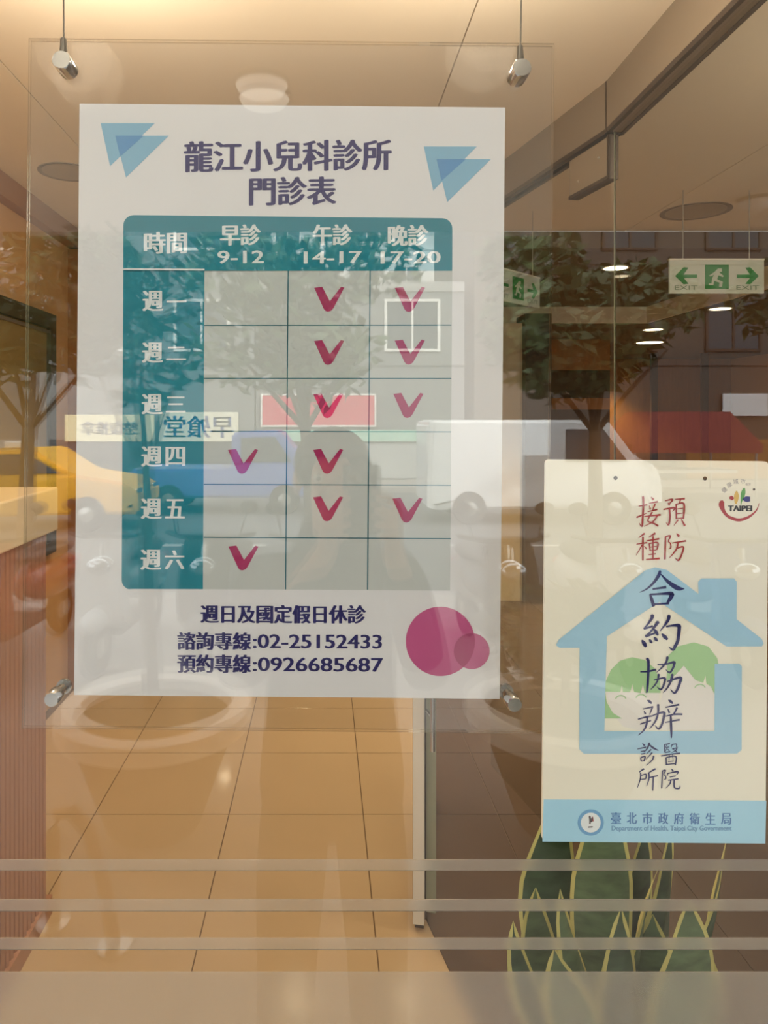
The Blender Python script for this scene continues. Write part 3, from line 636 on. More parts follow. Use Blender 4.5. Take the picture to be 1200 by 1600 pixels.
G.poly('seal_ring', arc(923.5, 1285, 20.5, 0, 350, 35), ink('seal_blue', 120, 172, 216), 2 * E); G.poly('seal_disc', arc(923.5, 1285, 15.5, 0, 350, 35), tw_, 3 * E)
sdk = ink('seal_dark', 92, 84, 88)
G.brush('seal_figure', [[(921.5, 1275, 2.4), (922.5, 1280, 2.6), (922, 1287, 1.6)], [(926, 1277, 1.8), (924, 1284, 2.0)], [(919.5, 1292, 1.6), (926.5, 1291.6, 1.6)]], sdk, 4 * E)
G.brush('seal_figure', [[(926, 1276, 1.6), (927, 1283, 1.4)]], sred, 4 * E)
def k1(L): return [(1090 + a * 0.09167, 730 + b * 0.09167, c * 0.09167) for a, b, c in L]
lr = ink('logo_red', 172, 36, 44); lk = ink('logo_black', 24, 22, 24)
G.brush('logo_swoosh', [k1([(408,590,60),(398,650,75),(430,745,50),(500,835,40),(600,885,42),(710,905,42),(850,862,34),(960,780,22),(1010,710,14),(1040,620,5)])], lr, E)
G.brush('logo_petal', [k1([(535,535,20),(565,530,60),(605,550,30)])], lr, E)
G.brush('logo_petal', [k1([(655,415,20),(652,480,62),(648,560,55),(640,630,25)])], ink('logo_yellow', 226, 186, 96), E)
G.brush('logo_petal', [k1([(785,365,20),(770,430,58),(755,510,50),(735,590,20),(728,650,10)])], ink('logo_green', 92, 166, 82), E)
G.brush('logo_petal', [k1([(760,555,20),(815,552,75),(885,550,65)])], ink('logo_blue', 36, 38, 128), E)
G.text('logo_lettering', 'TAIPEI', (1136.3, 790.5, 1174.3, 799.3), lk, 2 * E, 0.8, 0.15)
for ch, cx, cy, sz, a in (('健', 445, 392, 84, -46), ('康', 530, 306, 84, -30), ('城', 640, 252, 84, -8), ('市', 760, 250, 80, 8)):
    v, f = glyphs(ch); xs = [p.x for p in v]; ys = [p.y for p in v]; mx, my = (min(xs) + max(xs)) / 2, (min(ys) + max(ys)) / 2; sc = sz / (max(ys) - min(ys)); a = math.radians(a)
    bm = bmesh.new(); vs = []
    for p in v:
        q, t = (p.x - mx) * sc, -(p.y - my) * sc
        X, Y, _ = k1([(cx + q * math.cos(a) - t * math.sin(a), cy + q * math.sin(a) + t * math.cos(a), 0)])[0]; lx, lz = G.loc(X, Y); vs.append(bm.verts.new((lx, -E, lz)))
    for q in f: bm.faces.new([vs[i] for i in q])
    link('logo_lettering', G.face(bm), sgrey, sg)
G.text('logo_lettering', 'HEALTHY', (1164, 755.5, 1172, 759.5), sgrey, E, 0.0)
for cx, cy in ((961, 746.5), (1100.5, 748), (1177, 765.5)):
    G.poly('fixing_hole', arc(cx, cy, 3.2 if cx < 1150 else 1.9, 0, 340, 17), ink('hole_brown', 62, 44, 30), 2 * E)

# ================================================================ the street that the glass mirrors
SW, RD = -0.30, -0.45               # pavement and road levels
M['paver'] = mat('grey_pavers', srgb(150, 144, 138), 0.7, var=0.12, scale=3)
M['asphalt'] = mat('asphalt', srgb(96, 96, 98), 0.85, var=0.12, scale=12)
M['concrete'] = mat('pale_concrete', srgb(168, 164, 158), 0.8, var=0.08, scale=1.5)
M['grey'] = mat('grey_render', srgb(128, 128, 126), 0.8, var=0.1, scale=0.8)
M['pane'] = mat('dark_window_pane', srgb(62, 70, 76), 0.12, var=0.1)
tag(link('doorstep', boxm(-5, 6, -1.75, -0.06, SW, -0.005, 0.01), M['paver']), kind='structure')
tag(link('sidewalk', boxm(-30, 30, -7.0, 0.0, SW - 0.4, SW), M['paver']), kind='structure')
tag(link('road', boxm(-30, 30, -19.0, -7.0, RD - 0.3, RD), M['asphalt']), kind='structure')
tag(link('sidewalk_far', boxm(-30, 30, -60, -19.0, SW - 0.4, SW), M['paver']), kind='structure')
tag(link('kerb', boxm(-30, 30, -7.15, -6.99, RD, SW + 0.01, 0.01), M['concrete']), kind='structure')
for x in (-9, -3.5, 2, 7.5): tag(link('lane_marking', boxm(x, x + 2.6, -11.06, -10.94, RD, RD + 0.004), M['white']), kind='structure')

# arcade roof over the pavement, its beam, its lamps and added fill lamps
AR = 2.8; AE = -4.14
M['soffit'] = mat('arcade_soffit_paint', srgb(226, 216, 200), 0.7, var=0.03, scale=1)
tag(link('ceiling_arcade', boxm(-7, 8, AE, -0.1, AR, AR + 0.25), M['soffit']), kind='structure')
tag(link('wall_upper', boxm(-7, 8, AE, 0.05, AR + 0.25, 4.6), M['concrete']), kind='structure')
tag(link('wall_lintel', boxm(-7, 8, -0.1, 0.06, 2.79, AR + 0.25), M['soffit']), kind='structure')
for x, y, watt, es, lb in ((-0.22, -1.97, 0, 1.3, 'faintly glowing round lamp on the arcade ceiling above the doorstep'), (2.4, -3.4, 0, 0.0, 'unlit round lamp on the arcade ceiling near its outer edge'),
                       (-0.2, -0.85, 8, 8.0, 'added round fill lamp on the arcade ceiling close to the shop window'), (-2.25, -2.6, 60, 8.0, 'added round fill lamp above the planter with the slender tree'),
                       (3.3, -2.6, 60, 8.0, 'added round fill lamp beyond the planter with the leafy shrub')):  # the three with bulbs are added, out of view, to brighten poster and planters
    t = empty('arcade_lamp', (x, y, AR), lb, 'ceiling lamp', 'round lamps of the arcade')
    link('base_ring', lathem([(0.10, 0.0), (0.105, -0.02), (0.095, -0.02)], 28, capt=False, capb=False), M['steel'], t)
    link('diffuser', lathem([(0.095, -0.015), (0.08, -0.04), (0.04, -0.055), (0.004, -0.06)], 28, capb=False), mat('arcade_diffuser', (0.95, 0.93, 0.88, 1), 0.3, var=0.0, emit=(1, 0.95, 0.85, 1), estr=es), t)
    if watt:
        L = bpy.data.lights.new('bulb', 'POINT'); L.energy = watt; L.shadow_soft_size = 0.08; L.color = (1, 0.97, 0.92)
        o = bpy.data.objects.new('bulb', L); COL.objects.link(o); o.parent = t; o.location = (0, 0, -0.15)

# round planters with shrubs
def leafcloud(c, r, n, sz, seed, gap=0.0):
    rnd = random.Random(seed); bm = bmesh.new()
    cl = [Vector((rnd.uniform(-1, 1), rnd.uniform(-1, 1), rnd.uniform(-1, 1))) for _ in range(9)]
    for _ in range(n):
        k = rnd.choice(cl)
        while True:
            q = Vector((rnd.uniform(-1, 1), rnd.uniform(-1, 1), rnd.uniform(-1, 1)))
            if q.length < 1: break
        q = (k * 0.62 + q * 0.5)
        p = Vector((c[0] + q.x * r[0], c[1] + q.y * r[1], c[2] + q.z * r[2]))
        a = Vector((rnd.gauss(0, 1), rnd.gauss(0, 1), rnd.gauss(0, 0.6))).normalized(); b = a.cross(Vector((rnd.gauss(0, 1), rnd.gauss(0, 1), rnd.gauss(0, 1)))).normalized()
        L = sz * rnd.uniform(0.7, 1.3); w_ = L * 0.42
        v = [bm.verts.new(p + a * t + b * e) for t, e in ((-L, 0), (-0.1 * L, w_), (L, 0), (-0.1 * L, -w_))]
        bm.faces.new(v)
    me = bpy.data.meshes.new('foliage'); bm.to_mesh(me); bm.free(); return me
M['foliage'] = mat('tree_leaves', srgb(70, 92, 52), 0.5, var=0.4, scale=4)
M['shrub'] = mat('shrub_leaves', srgb(84, 98, 66), 0.4, var=0.35, scale=6)
M['bark'] = mat('bark', srgb(92, 80, 68), 0.9, var=0.2, bump=0.4)
M['stone'] = mat('pale_stone_planter', srgb(236, 228, 218), 0.6, var=0.06)
def planter(x, y, label):
    t = empty('round_planter', (x, y, SW), label, 'planter', 'round stone planters on the pavement')
    link('bowl', lathem([(0.20, 0.0), (0.22, 0.03), (0.36, 0.42), (0.40, 0.47)], 40, capt=False), mat('planter_bowl', srgb(116, 100, 84), 0.7, var=0.1), t)
    link('rim', lathem([(0.40, 0.46), (0.445, 0.47), (0.445, 0.55), (0.36, 0.55), (0.35, 0.50)], 40, capb=False, capt=False), M['stone'], t)
    link('soil', lathem([(0.36, 0.50), (0.15, 0.53), (0.002, 0.54)], 30), mat('planter_soil', srgb(84, 78, 60), 0.95, bump=0.5), t)
planter(-0.786, -2.76, 'round stone planter with the slender tree in it'); planter(1.12, -2.76, 'round stone planter with the low leafy shrub in it')
def tree(x, y, z0, h, r, crown, n, sz, seed, lean, label, tr=0.05):
    t = empty('street_tree', (x, y, z0), label, 'tree', 'trees along the street')
    link('trunk', tubem([(0, 0, 0), (lean * 0.3, 0.02, h * 0.35), (lean * 0.5, 0, h * 0.65), (lean, 0, h)], [tr, tr * 0.85, tr * 0.75, tr * 0.5], 10), M['bark'], t)
    for a in range(4):
        c, s_ = math.cos(a * 1.57 + seed), math.sin(a * 1.57 + seed)
        link('branch', tubem([(lean * 0.6, 0, h * 0.72), (lean + c * r * 0.3, s_ * r * 0.3, h * 0.95), (lean + c * r * 0.6, s_ * r * 0.6, h * 1.15)], [tr * 0.4, tr * 0.3, tr * 0.15], 6), M['bark'], t)
    o = link('foliage', leafcloud((lean, 0, h + crown * 0.55), (r, r, crown * 0.75), n, sz, seed), M['foliage'], t); o['kind'] = 'stuff'
tree(-0.80, -2.76, SW + 0.545, 1.5, 0.42, 0.6, 420, 0.06, 3, -0.06, 'slender tree growing in the round stone planter', 0.04)
tree(-3.6, -8.2, SW, 2.4, 1.45, 1.45, 2600, 0.11, 4, 0.1, 'broad street tree at the kerb behind the row of scooters', 0.10)
tree(-0.1, -8.4, SW, 2.4, 1.45, 1.4, 2400, 0.11, 5, -0.2, 'street tree at the kerb behind the photographer', 0.10)
tree(3.3, -8.3, SW, 2.35, 1.4, 1.5, 4200, 0.11, 8, 0.0, 'street tree at the kerb in front of the white van', 0.10)
tree(6.6, -8.2, SW, 2.3, 1.55, 1.7, 4600, 0.11, 6, 0.1, 'full street tree at the kerb before the red stall', 0.11)
sh = empty('leafy_shrub', (1.12, -2.76, SW + 0.62), 'low leafy shrub filling a round stone planter', 'shrub')
link('stem', tubem([(0, 0, -0.065), (0.02, 0, 0.2)], 0.02, 8), M['bark'], sh)
o = link('foliage', leafcloud((0, 0, 0.28), (0.34, 0.34, 0.28), 420, 0.07, 9), M['shrub'], sh); o['kind'] = 'stuff'

# parked scooters
def scooter(body, label):
    t = empty('motor_scooter', (0, 0, 0), label, 'scooter', 'scooters parked on the pavement')
    pm = mat('scooter_paint', body, 0.2, var=0.03, spec=0.7)
    def wheel(y):
        bm = bmesh.new(); lathe(bm, [(0.12, -0.04), (0.20, -0.045), (0.225, 0.0), (0.20, 0.045), (0.12, 0.04)], 24, (0, y, 0.225), 'x'); o = link('wheel', mesh(bm, smooth=True), M['rubber'], t)
        bm = bmesh.new(); lathe(bm, [(0.03, -0.05), (0.12, -0.03), (0.12, 0.03), (0.03, 0.05)], 12, (0, y, 0.225), 'x'); link('hub', mesh(bm, smooth=True), M['steel'], o)
    wheel(0.62); wheel(-0.62)
    link('rear_body', icom((0, -0.42, 0.56), (0.17, 0.46, 0.20), 3), pm, t)
    bm = bmesh.new(); box(bm, -0.14, 0.14, -0.15, 0.45, 0.26, 0.34, 0.03); link('footboard', mesh(bm), M['black'], t)
    bm = bmesh.new(); prism(bm, [(0.40, 0.30), (0.58, 0.40), (0.60, 0.62), (0.46, 0.98), (0.38, 0.98), (0.42, 0.62)], -0.19, 0.19, 'x')
    bmesh.ops.bevel(bm, geom=list(bm.edges), offset=0.025, segments=2, affect='EDGES'); link('front_shield', mesh(bm, smooth=True), pm, t)
    link('seat', icom((0, -0.35, 0.77), (0.15, 0.40, 0.07), 3), M['black'], t)
    link('front_mudguard', icom((0, 0.63, 0.42), (0.09, 0.22, 0.09), 2), pm, t)
    link('fork', tubem([(0, 0.62, 0.25), (0, 0.46, 0.95)], 0.03, 8), M['steel'], t)
    link('handlebar', tubem([(-0.34, 0.33, 1.02), (-0.2, 0.43, 1.0), (0.2, 0.43, 1.0), (0.34, 0.33, 1.02)], 0.018, 8), M['black'], t)
    link('headlight', icom((0, 0.56, 0.80), (0.10, 0.05, 0.07), 2), M['chrome'], t)
    link('tail_light', icom((0, -0.88, 0.60), (0.08, 0.04, 0.05), 2), mat('red_lens', srgb(190, 30, 30), 0.2), t)
    for s_ in (-1, 1):
        m_ = link('mirror', icom((s_ * 0.30, 0.36, 1.22), (0.075, 0.02, 0.05), 2), M['black'], t)
        link('mirror_arm', tubem([(s_ * 0.24, 0.40, 1.01), (s_ * 0.29, 0.37, 1.19)], 0.007, 6), M['black'], m_)
    return t
cols = [(srgb(214, 214, 212), 'white scooter parked beside the red scooter'), (srgb(150, 30, 34), 'red scooter parked in the row by the slender planter tree'), (srgb(186, 188, 190), 'silver scooter parked behind the slender planter tree'),
        (srgb(40, 42, 48), 'black scooter parked at the near end of the planter row'), (srgb(90, 104, 116), 'slate blue scooter parked beside the black scooter')]
for i, (c, lb) in enumerate(cols):
    t = scooter(c, lb); t.location = (-3.15 + i * 0.78, -5.2 + 0.1 * math.sin(i * 2), SW); t.rotation_euler.z = math.radians(6 + 3 * math.sin(i * 3))
for i, (c, lb) in enumerate([(srgb(60, 62, 66), 'charcoal scooter parked behind the low leafy shrub'), (srgb(220, 220, 222), 'white scooter parked next to the charcoal scooter'), (srgb(52, 84, 140), 'blue scooter parked past the shrub planter')]):
    t = scooter(c, lb); t.location = (1.3 + i * 0.86, -5.1, SW); t.rotation_euler.z = math.radians(-5 + 4 * i)

# bent pipe rail by the planter
br = empty('bent_rail', (-0.75, -1.60, 0), 'bent brown pipe rail standing on the doorstep', 'rail')
pts = [(-0.85, -1.65, 0.0), (-0.85, -1.65, 0.29), (-0.83, -1.64, 0.355), (-0.78, -1.62, 0.37), (-0.72, -1.60, 0.32), (-0.66, -1.57, 0.15), (-0.63, -1.55, 0.0)]
link('pipe', tubem(pts, 0.022, 10), M['bent'], br, True)
for p in (pts[0], pts[-1]): link('foot_plate', lathem([(0.05, 0.0), (0.05, 0.008), (0.03, 0.01)], 16, p), M['steel'], br, True)

# vehicles
def car(x0, y0, col, label, sgn=None, cat='taxi', prof=None, glassp=None, L=4.5, wheels=(0.85, 3.45), face=1):
    t = empty({'taxi': 'taxi', 'van': 'delivery_van', 'truck': 'pickup_truck'}[cat], (x0, y0, RD), label, cat)
    pm = mat(cat + '_paint', col, 0.25, var=0.03, spec=0.6)
    bm = bmesh.new(); prism(bm, prof, -0.82, 0.82); bmesh.ops.bevel(bm, geom=[e for e in bm.edges if e.calc_length() > 0.5], offset=0.05, segments=2, affect='EDGES')
    link('body', mesh(bm, smooth=True), pm, t)
    for g_ in glassp:
        for y in (-0.835, 0.825):
            bm = bmesh.new(); prism(bm, g_, y, y + 0.012); link('side_window', mesh(bm), M['pane'], t)
    for wx in wheels:
        for y in (-0.78, 0.78):
            bm = bmesh.new(); lathe(bm, [(0.18, -0.10), (0.30, -0.10), (0.32, 0.0), (0.30, 0.10), (0.18, 0.10)], 28, (wx, y, 0.32), 'y'); o = link('wheel', mesh(bm, smooth=True), M['rubber'], t)
            bm = bmesh.new(); lathe(bm, [(0.03, -0.12), (0.19, -0.09), (0.19, 0.09), (0.03, 0.12)], 10, (wx, y, 0.32), 'y'); link('hubcap', mesh(bm), M['steel'], o)
    link('headlight', boxm(L - 0.12, L - 0.02, 0.5, 0.78, 0.62, 0.76, 0.02), M['chrome'], t); link('headlight', boxm(L - 0.12, L - 0.02, -0.78, -0.5, 0.62, 0.76, 0.02), M['chrome'], t)
    link('bumper', boxm(L - 0.06, L + 0.03, -0.78, 0.78, 0.28, 0.46, 0.03), M['black'], t)
    return t
sedan = [(0.0, 0.35), (0.0, 0.88), (0.15, 0.95), (0.75, 0.98), (1.35, 1.42), (2.65, 1.46), (3.35, 1.02), (4.25, 0.88), (4.5, 0.72), (4.5, 0.32), (0.1, 0.25)]
tx = car(-7.75, -13.1, srgb(238, 178, 40), 'yellow taxi driving past on the road', cat='taxi', prof=sedan, glassp=[[(1.0, 1.02), (1.42, 1.36), (1.95, 1.38), (1.95, 1.02)], [(2.02, 1.02), (2.02, 1.38), (2.58, 1.38), (3.12, 1.04)]], wheels=(0.95, 3.6))
link('roof_sign', boxm(1.85, 2.15, -0.12, 0.12, 1.45, 1.58, 0.03), M['white'], tx)
vanp = [(0.0, 0.35), (0.0, 1.9), (0.1, 1.97), (3.4, 1.97), (3.9, 1.3), (4.3, 1.1), (4.4, 0.8), (4.4, 0.32), (0.1, 0.28)]
car(1.95, -14.0, srgb(236, 236, 234), 'white delivery van standing in front of the shops', cat='van', prof=vanp, glassp=[[(2.6, 1.2), (2.6, 1.8), (3.3, 1.8), (3.75, 1.2)]], L=4.4, wheels=(0.8, 3.5))
trp = [(0.0, 0.5), (0.0, 0.95), (2.1, 0.95), (2.1, 1.7), (3.1, 1.75), (3.6, 1.1), (3.95, 0.95), (3.95, 0.35), (0.1, 0.35)]
car(-4.0, -15.4, srgb(84, 112, 176), 'blue pickup truck stopped across the road', cat='truck', prof=trp, glassp=[[(2.3, 1.1), (2.3, 1.6), (3.0, 1.62), (3.35, 1.1)]], L=3.95, wheels=(0.8, 3.2))

# buildings opposite
def building(name, x0, x1, y, h, m, label, rows, bays, wpal, depth=8, fmat='white'):
    t = empty(name, ((x0 + x1) / 2, y - depth / 2, SW), label, 'building')
    cx = (x0 + x1) / 2; hw = (x1 - x0) / 2
    link('walls', boxm(-hw, hw, -depth / 2, depth / 2, 0, h), m, t)
    link('cornice', boxm(-hw, hw, depth / 2 - 0.1, depth / 2 + 0.05, h - 0.3, h, 0.01), M['concrete'], t)
    wm = boxm(-0.75, 0.75, 0, 0.03, -0.7, 0.7); wm.materials.append(M['pane'])
    fb = bmesh.new()
    for a in ((-0.83, -0.75, -0.78, 0.78), (0.75, 0.83, -0.78, 0.78), (-0.75, 0.75, 0.7, 0.78), (-0.75, 0.75, -0.78, -0.7), (-0.03, 0.03, -0.7, 0.7)): box(fb, a[0], a[1], 0.0, 0.06, a[2], a[3])
    fm = mesh(fb); fm.materials.append(M[fmat])
    bw = 2 * hw / bays
    for r_ in range(rows):
        for b in range(bays):
            o = bpy.data.objects.new('window', wm); COL.objects.link(o); o.parent = t; o.location = (-hw + bw * (b + 0.5), depth / 2, 4.6 + r_ * 3.0)
            f_ = bpy.data.objects.new('window_frame', fm); COL.objects.link(f_); f_.parent = o
        link('ledge', boxm(-hw, hw, depth / 2, depth / 2 + 0.05, 3.4 + r_ * 3.0, 3.6 + r_ * 3.0), m, t)
    for b in range(bays):
        link('shopfront', boxm(-hw + bw * b + 0.15, -hw + bw * (b + 1) - 0.15, depth / 2, depth / 2 + 0.02, 0.05, 1.2), wpal[b % len(wpal)], t)
    return t
shut = mat('grey_shutter', srgb(176, 176, 172), 0.5, var=0.06, scale=30, stretch=(0.1, 0.1, 1))
building('row_house', -24, -2.05, -21.3, 9.0, M['grey'], 'grey concrete row house with white framed windows above the cream signboards', 2, 7, [M['pane'], shut, M['pane']])
building('row_house', -2.0, 4.2, -21.3, 5.9, M['grey'], 'low grey concrete row house carrying the pink billboard', 1, 2, [M['pane'], shut, M['pane']])
building('row_house', 4.5, 26, -21.3, 12.5, mat('brown_tiled_wall', srgb(92, 82, 72), 0.7, var=0.1), 'brown tiled row house across the street beyond the gap', 3, 7, [M['wood_d'], M['pane'], M['wood']], fmat='wood_d')
building('apartment_block', -6, 9, -46, 20, mat('white_render', srgb(222, 220, 214), 0.8, var=0.04), 'white apartment block seen through the gap between houses', 5, 6, [M['pane']])

def board(px0, px1, py0, py1, d, col, label, text=None, tcol=None, border=None, th=-0.05, tsc=0.6, name='signboard'):
    a, b = mir(px0, py0, d), mir(px1, py1, d); cx = (a.x + b.x) / 2; w_ = (b.x - a.x) / 2; h_ = (a.z - b.z) / 2
    t = empty(name, (cx, a.y, (a.z + b.z) / 2), label, 'signboard')
    link('panel', boxm(-w_, w_, -0.05, 0, -h_, h_, 0.01), mat('signboard_face', col, 0.5, var=0.05), t)
    if border:
        bm = bmesh.new(); e = 0.05
        for q in ((-w_, w_, h_ - e, h_), (-w_, w_, -h_, -h_ + e), (-w_, -w_ + e, -h_ + e, h_ - e), (w_ - e, w_, -h_ + e, h_ - e)): box(bm, q[0], q[1], 0.002, 0.012, q[2], q[3])
        link('border', mesh(bm), border, t)
    if text:
        v, f = glyphs(text); xs = [p.x for p in v]; ys = [p.y for p in v]; H_ = 2 * h_ * tsc; W_ = min(2 * w_ * 0.9, H_ * (max(xs) - min(xs)) / (max(ys) - min(ys)) )
        bm = bmesh.new()
        for dx in (-0.02, 0.02):
            vs = [bm.verts.new((W_ / 2 - W_ * (p.x - min(xs)) / (max(xs) - min(xs)) + dx, 0.006, -H_ / 2 + H_ * (p.y - min(ys)) / (max(ys) - min(ys)))) for p in v]
            for q in f:
                try: bm.faces.new([vs[i] for i in q])
                except ValueError: pass
        link('lettering', mesh(bm), tcol, t)
    return t
wht = M['white']; dblue = mat('sign_blue', srgb(40, 82, 150), 0.5)
board(248, 372, 644, 690, 21.862, srgb(232, 226, 200), 'pale shop signboard with blue lettering across the street', '早飧堂', dblue, tsc=0.75)
board(100, 240, 648, 690, 21.862, srgb(236, 224, 180), 'cream shop signboard with small grey lettering across the street', '整復推拿', mat('sign_grey', srgb(110, 112, 120), 0.5), tsc=0.5)
board(407, 588, 615, 667, 21.862, srgb(214, 62, 84), 'pink billboard with a white border across the street', None, None, wht)
board(407, 720, 672, 690, 21.862, srgb(168, 206, 184), 'long mint green fascia board above the shops', None, None, None)
board(1130, 1200, 615, 650, 21.862, srgb(230, 230, 228), 'white signboard above the red stall', None, None, None)
# red canopy stall
cst = empty('canopy_stall', (8.6, -17.3, SW), 'red canopy stall on the far pavement', 'stall')
bm = bmesh.new(); prism(bm, [(-1.5, 1.0), (-0.75, 1.75), (0.75, 1.75), (1.5, 1.0), (1.5, 0.8), (-1.5, 0.8)], -1.2, 1.0)
for v in bm.verts: v.co.z += 0.25
link('canopy', mesh(bm), mat('red_canvas', srgb(156, 76, 74), 0.7), cst)
for sx in (-1.4, 1.4):
    for sy in (-1.1, 0.9): link('pole', tubem([(sx, sy, 0), (sx, sy, 1.1)], 0.03, 8), M['steel'], cst)
link('stall_table', boxm(-1.2, 1.2, -0.6, 0.5, 0.55, 0.62), M['white'], cst)

# ---------------------------------------------------------------- the person taking the picture, mirrored in the glass
def skin(name, verts, edges, m, parent, root=0, sub=2):
    me = bpy.data.meshes.new(name); me.from_pydata([v[0] for v in verts], edges, []); me.update()
    o = link(name, me, m, parent, True)
    md = o.modifiers.new('skin', 'SKIN'); md.use_smooth_shade = True; md.branch_smoothing = 0.4
    if not me.skin_vertices: me.attributes.new('skin', 'FLOAT', 'POINT')
    for i, v in enumerate(verts):
        r_ = v[1] if isinstance(v[1], tuple) else (v[1], v[1]); me.skin_vertices[0].data[i].radius = r_; me.skin_vertices[0].data[i].use_root = (i == root)
    sd = o.modifiers.new('subdivision', 'SUBSURF'); sd.levels = sub; sd.render_levels = sub
    return o
BX, BY = 0.02, -0.99
pe = empty('person', (BX, BY, 0), 'person in dark clothes standing on the doorstep, holding up a phone', 'person')
PH = Vector((0.075, -0.745, 1.43))        # middle of the phone
sv, se = [], []
def add(p, r_, prev=None):
    sv.append((Vector(p), r_)); i = len(sv) - 1
    if prev is not None: se.append((prev, i))
    return i
pel = add((BX, BY, 0.80), (0.13, 0.10)); bel = add((BX, BY, 0.96), (0.125, 0.095), pel); che = add((BX, BY, 1.16), (0.145, 0.10), bel); nb = add((BX, BY + 0.01, 1.28), (0.055, 0.05), che)
nk = add((BX, BY + 0.02, 1.35), 0.047, nb); jaw = add((BX, BY + 0.045, 1.40), (0.058, 0.068), nk); mid = add((BX, BY + 0.035, 1.47), (0.074, 0.088), jaw); top = add((BX, BY + 0.025, 1.53), (0.060, 0.070), mid)
nose = add((BX, BY + 0.135, 1.445), 0.011, mid)
for s_ in (-1, 1):
    hip = add((BX + s_ * 0.085, BY, 0.74), 0.085, pel); kn = add((BX + s_ * 0.10, BY + 0.015, 0.43), 0.055, hip); an = add((BX + s_ * 0.11, BY - 0.01, 0.09), 0.038, kn); toe = add((BX + s_ * 0.12, BY + 0.14, 0.035), (0.036, 0.028), an)
    sho = add((BX + s_ * 0.165, BY, 1.25), 0.055, che); elb = add((BX + s_ * 0.21, BY + 0.05, 1.02), 0.042, sho)
    wr = add((PH.x + s_ * 0.065, PH.y - 0.035, PH.z - 0.10), 0.024, elb); pal = add((PH.x + s_ * 0.062, PH.y - 0.012, PH.z - 0.045), (0.030, 0.016), wr)
    for k, (dz, ln) in enumerate(((0.034, 0.9), (0.012, 1.0), (-0.010, 0.95), (-0.030, 0.75))):
        k1_ = add((PH.x + s_ * (0.062 + 0.004), PH.y + 0.012, PH.z - 0.03 + dz), 0.0085, pal); k2_ = add((PH.x + s_ * (0.050 - 0.01 * ln), PH.y + 0.019, PH.z - 0.026 + dz * 1.1), 0.0078, k1_); add((PH.x + s_ * (0.044 - 0.024 * ln), PH.y + 0.0185, PH.z - 0.024 + dz * 1.15), 0.0065, k2_)
    t1 = add((PH.x + s_ * 0.052, PH.y - 0.026, PH.z - 0.03), 0.011, pal); add((PH.x + s_ * 0.032, PH.y - 0.022, PH.z - 0.005), 0.008, t1)
skin_m = mat('skin', srgb(206, 160, 132), 0.55, var=0.05)
body = skin('body', sv, se, skin_m, pe, pel)
# clothing over the body
jk = [((BX, BY, 0.66), (0.185, 0.150)), ((BX, BY, 0.80), (0.180, 0.145)), ((BX, BY, 0.98), (0.165, 0.130)), ((BX, BY, 1.16), (0.178, 0.132)), ((BX, BY + 0.01, 1.27), (0.105, 0.095)), ((BX, BY + 0.02, 1.345), (0.072, 0.068))]; je = [(0, 1), (1, 2), (2, 3), (3, 4), (4, 5)]
for s_ in (-1, 1):
    n0 = len(jk); jk += [((BX + s_ * 0.17, BY, 1.25), 0.070), ((BX + s_ * 0.215, BY + 0.05, 1.01), 0.057), ((PH.x + s_ * 0.068, PH.y - 0.05, PH.z - 0.135), 0.038)]; je += [(3, n0), (n0, n0 + 1), (n0 + 1, n0 + 2)]
skin('jacket', jk, je, mat('dark_grey_jacket', srgb(46, 46, 52), 0.85, var=0.12, bump=0.2), pe, 0)
tr_ = [((BX, BY, 0.80), (0.150, 0.120)), ((BX, BY, 0.94), (0.135, 0.105))]; te = [(0, 1)]
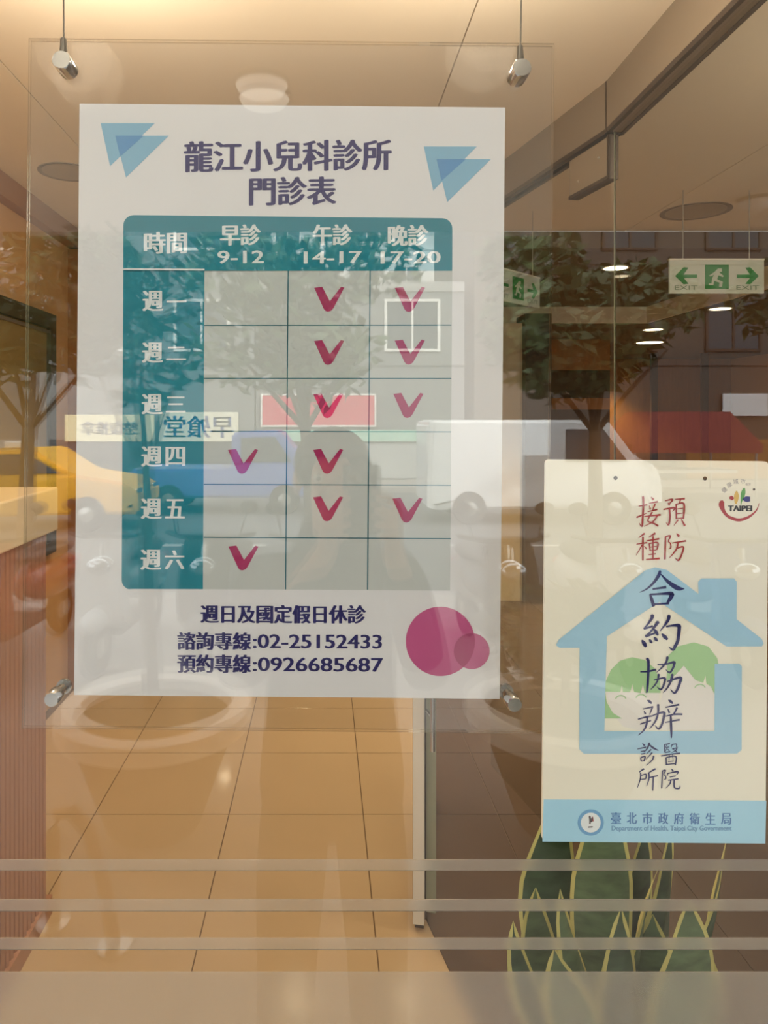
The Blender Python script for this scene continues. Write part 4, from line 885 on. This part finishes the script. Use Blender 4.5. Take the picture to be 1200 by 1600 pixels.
for s_ in (-1, 1):
    n0 = len(tr_); tr_ += [((BX + s_ * 0.085, BY, 0.72), 0.10), ((BX + s_ * 0.10, BY + 0.012, 0.43), 0.075), ((BX + s_ * 0.11, BY - 0.005, 0.07), 0.064)]; te += [(0, n0), (n0, n0 + 1), (n0 + 1, n0 + 2)]
skin('trousers', tr_, te, mat('dark_trousers', srgb(38, 38, 46), 0.9, var=0.12, bump=0.2), pe, 0)
for s_ in (-1, 1):
    bm = bmesh.new(); ico(bm, (BX + s_ * 0.115, BY + 0.05, 0.045), (0.05, 0.135, 0.05), 3)
    for v in bm.verts: v.co.z = max(v.co.z, 0.0)
    link('shoe', mesh(bm, smooth=True), M['black'], pe, True)
    link('ear', icom((BX + s_ * 0.078, BY + 0.02, 1.455), (0.012, 0.022, 0.032), 2), skin_m, pe, True)
    ey = link('eye', icom((BX + s_ * 0.030, BY + 0.108, 1.468), (0.013, 0.010, 0.009), 2), M['white'], pe, True)
    link('iris', icom((BX + s_ * 0.030, BY + 0.1165, 1.468), (0.0055, 0.003, 0.0055), 1), M['black'], ey, False)
link('mouth', icom((BX, BY + 0.112, 1.408), (0.022, 0.008, 0.006), 2), mat('lips', srgb(168, 96, 88), 0.5), pe, True)
bm = bmesh.new(); ico(bm, (BX, BY + 0.018, 1.495), (0.088, 0.100, 0.082), 3)
bmesh.ops.delete(bm, geom=[v for v in bm.verts if v.co.y > BY + 0.075 and v.co.z < 1.515 or v.co.z < 1.43 and v.co.y > BY - 0.02], context='VERTS')
hr = link('hair', mesh(bm, smooth=True), mat('black_hair', srgb(26, 22, 22), 0.45, var=0.2), pe, True)
sm = hr.modifiers.new('thickness', 'SOLIDIFY'); sm.thickness = 0.012
ph = empty('mobile_phone', PH, 'dark mobile phone held upright in both hands', 'phone')
link('case', boxm(-0.037, 0.037, -0.005, 0.005, -0.075, 0.075, 0.004), M['black'], ph)
link('screen', boxm(-0.034, 0.034, -0.0056, -0.0048, -0.070, 0.070), mat('phone_screen', srgb(40, 44, 52), 0.1), ph)
for dx, dz in ((-0.022, 0.06), (-0.022, 0.04), (-0.006, 0.05)): link('lens', lathem([(0.007, 0.005), (0.007, 0.0075), (0.005, 0.008)], 16, (dx, 0, dz), 'y'), M['chrome'], ph)
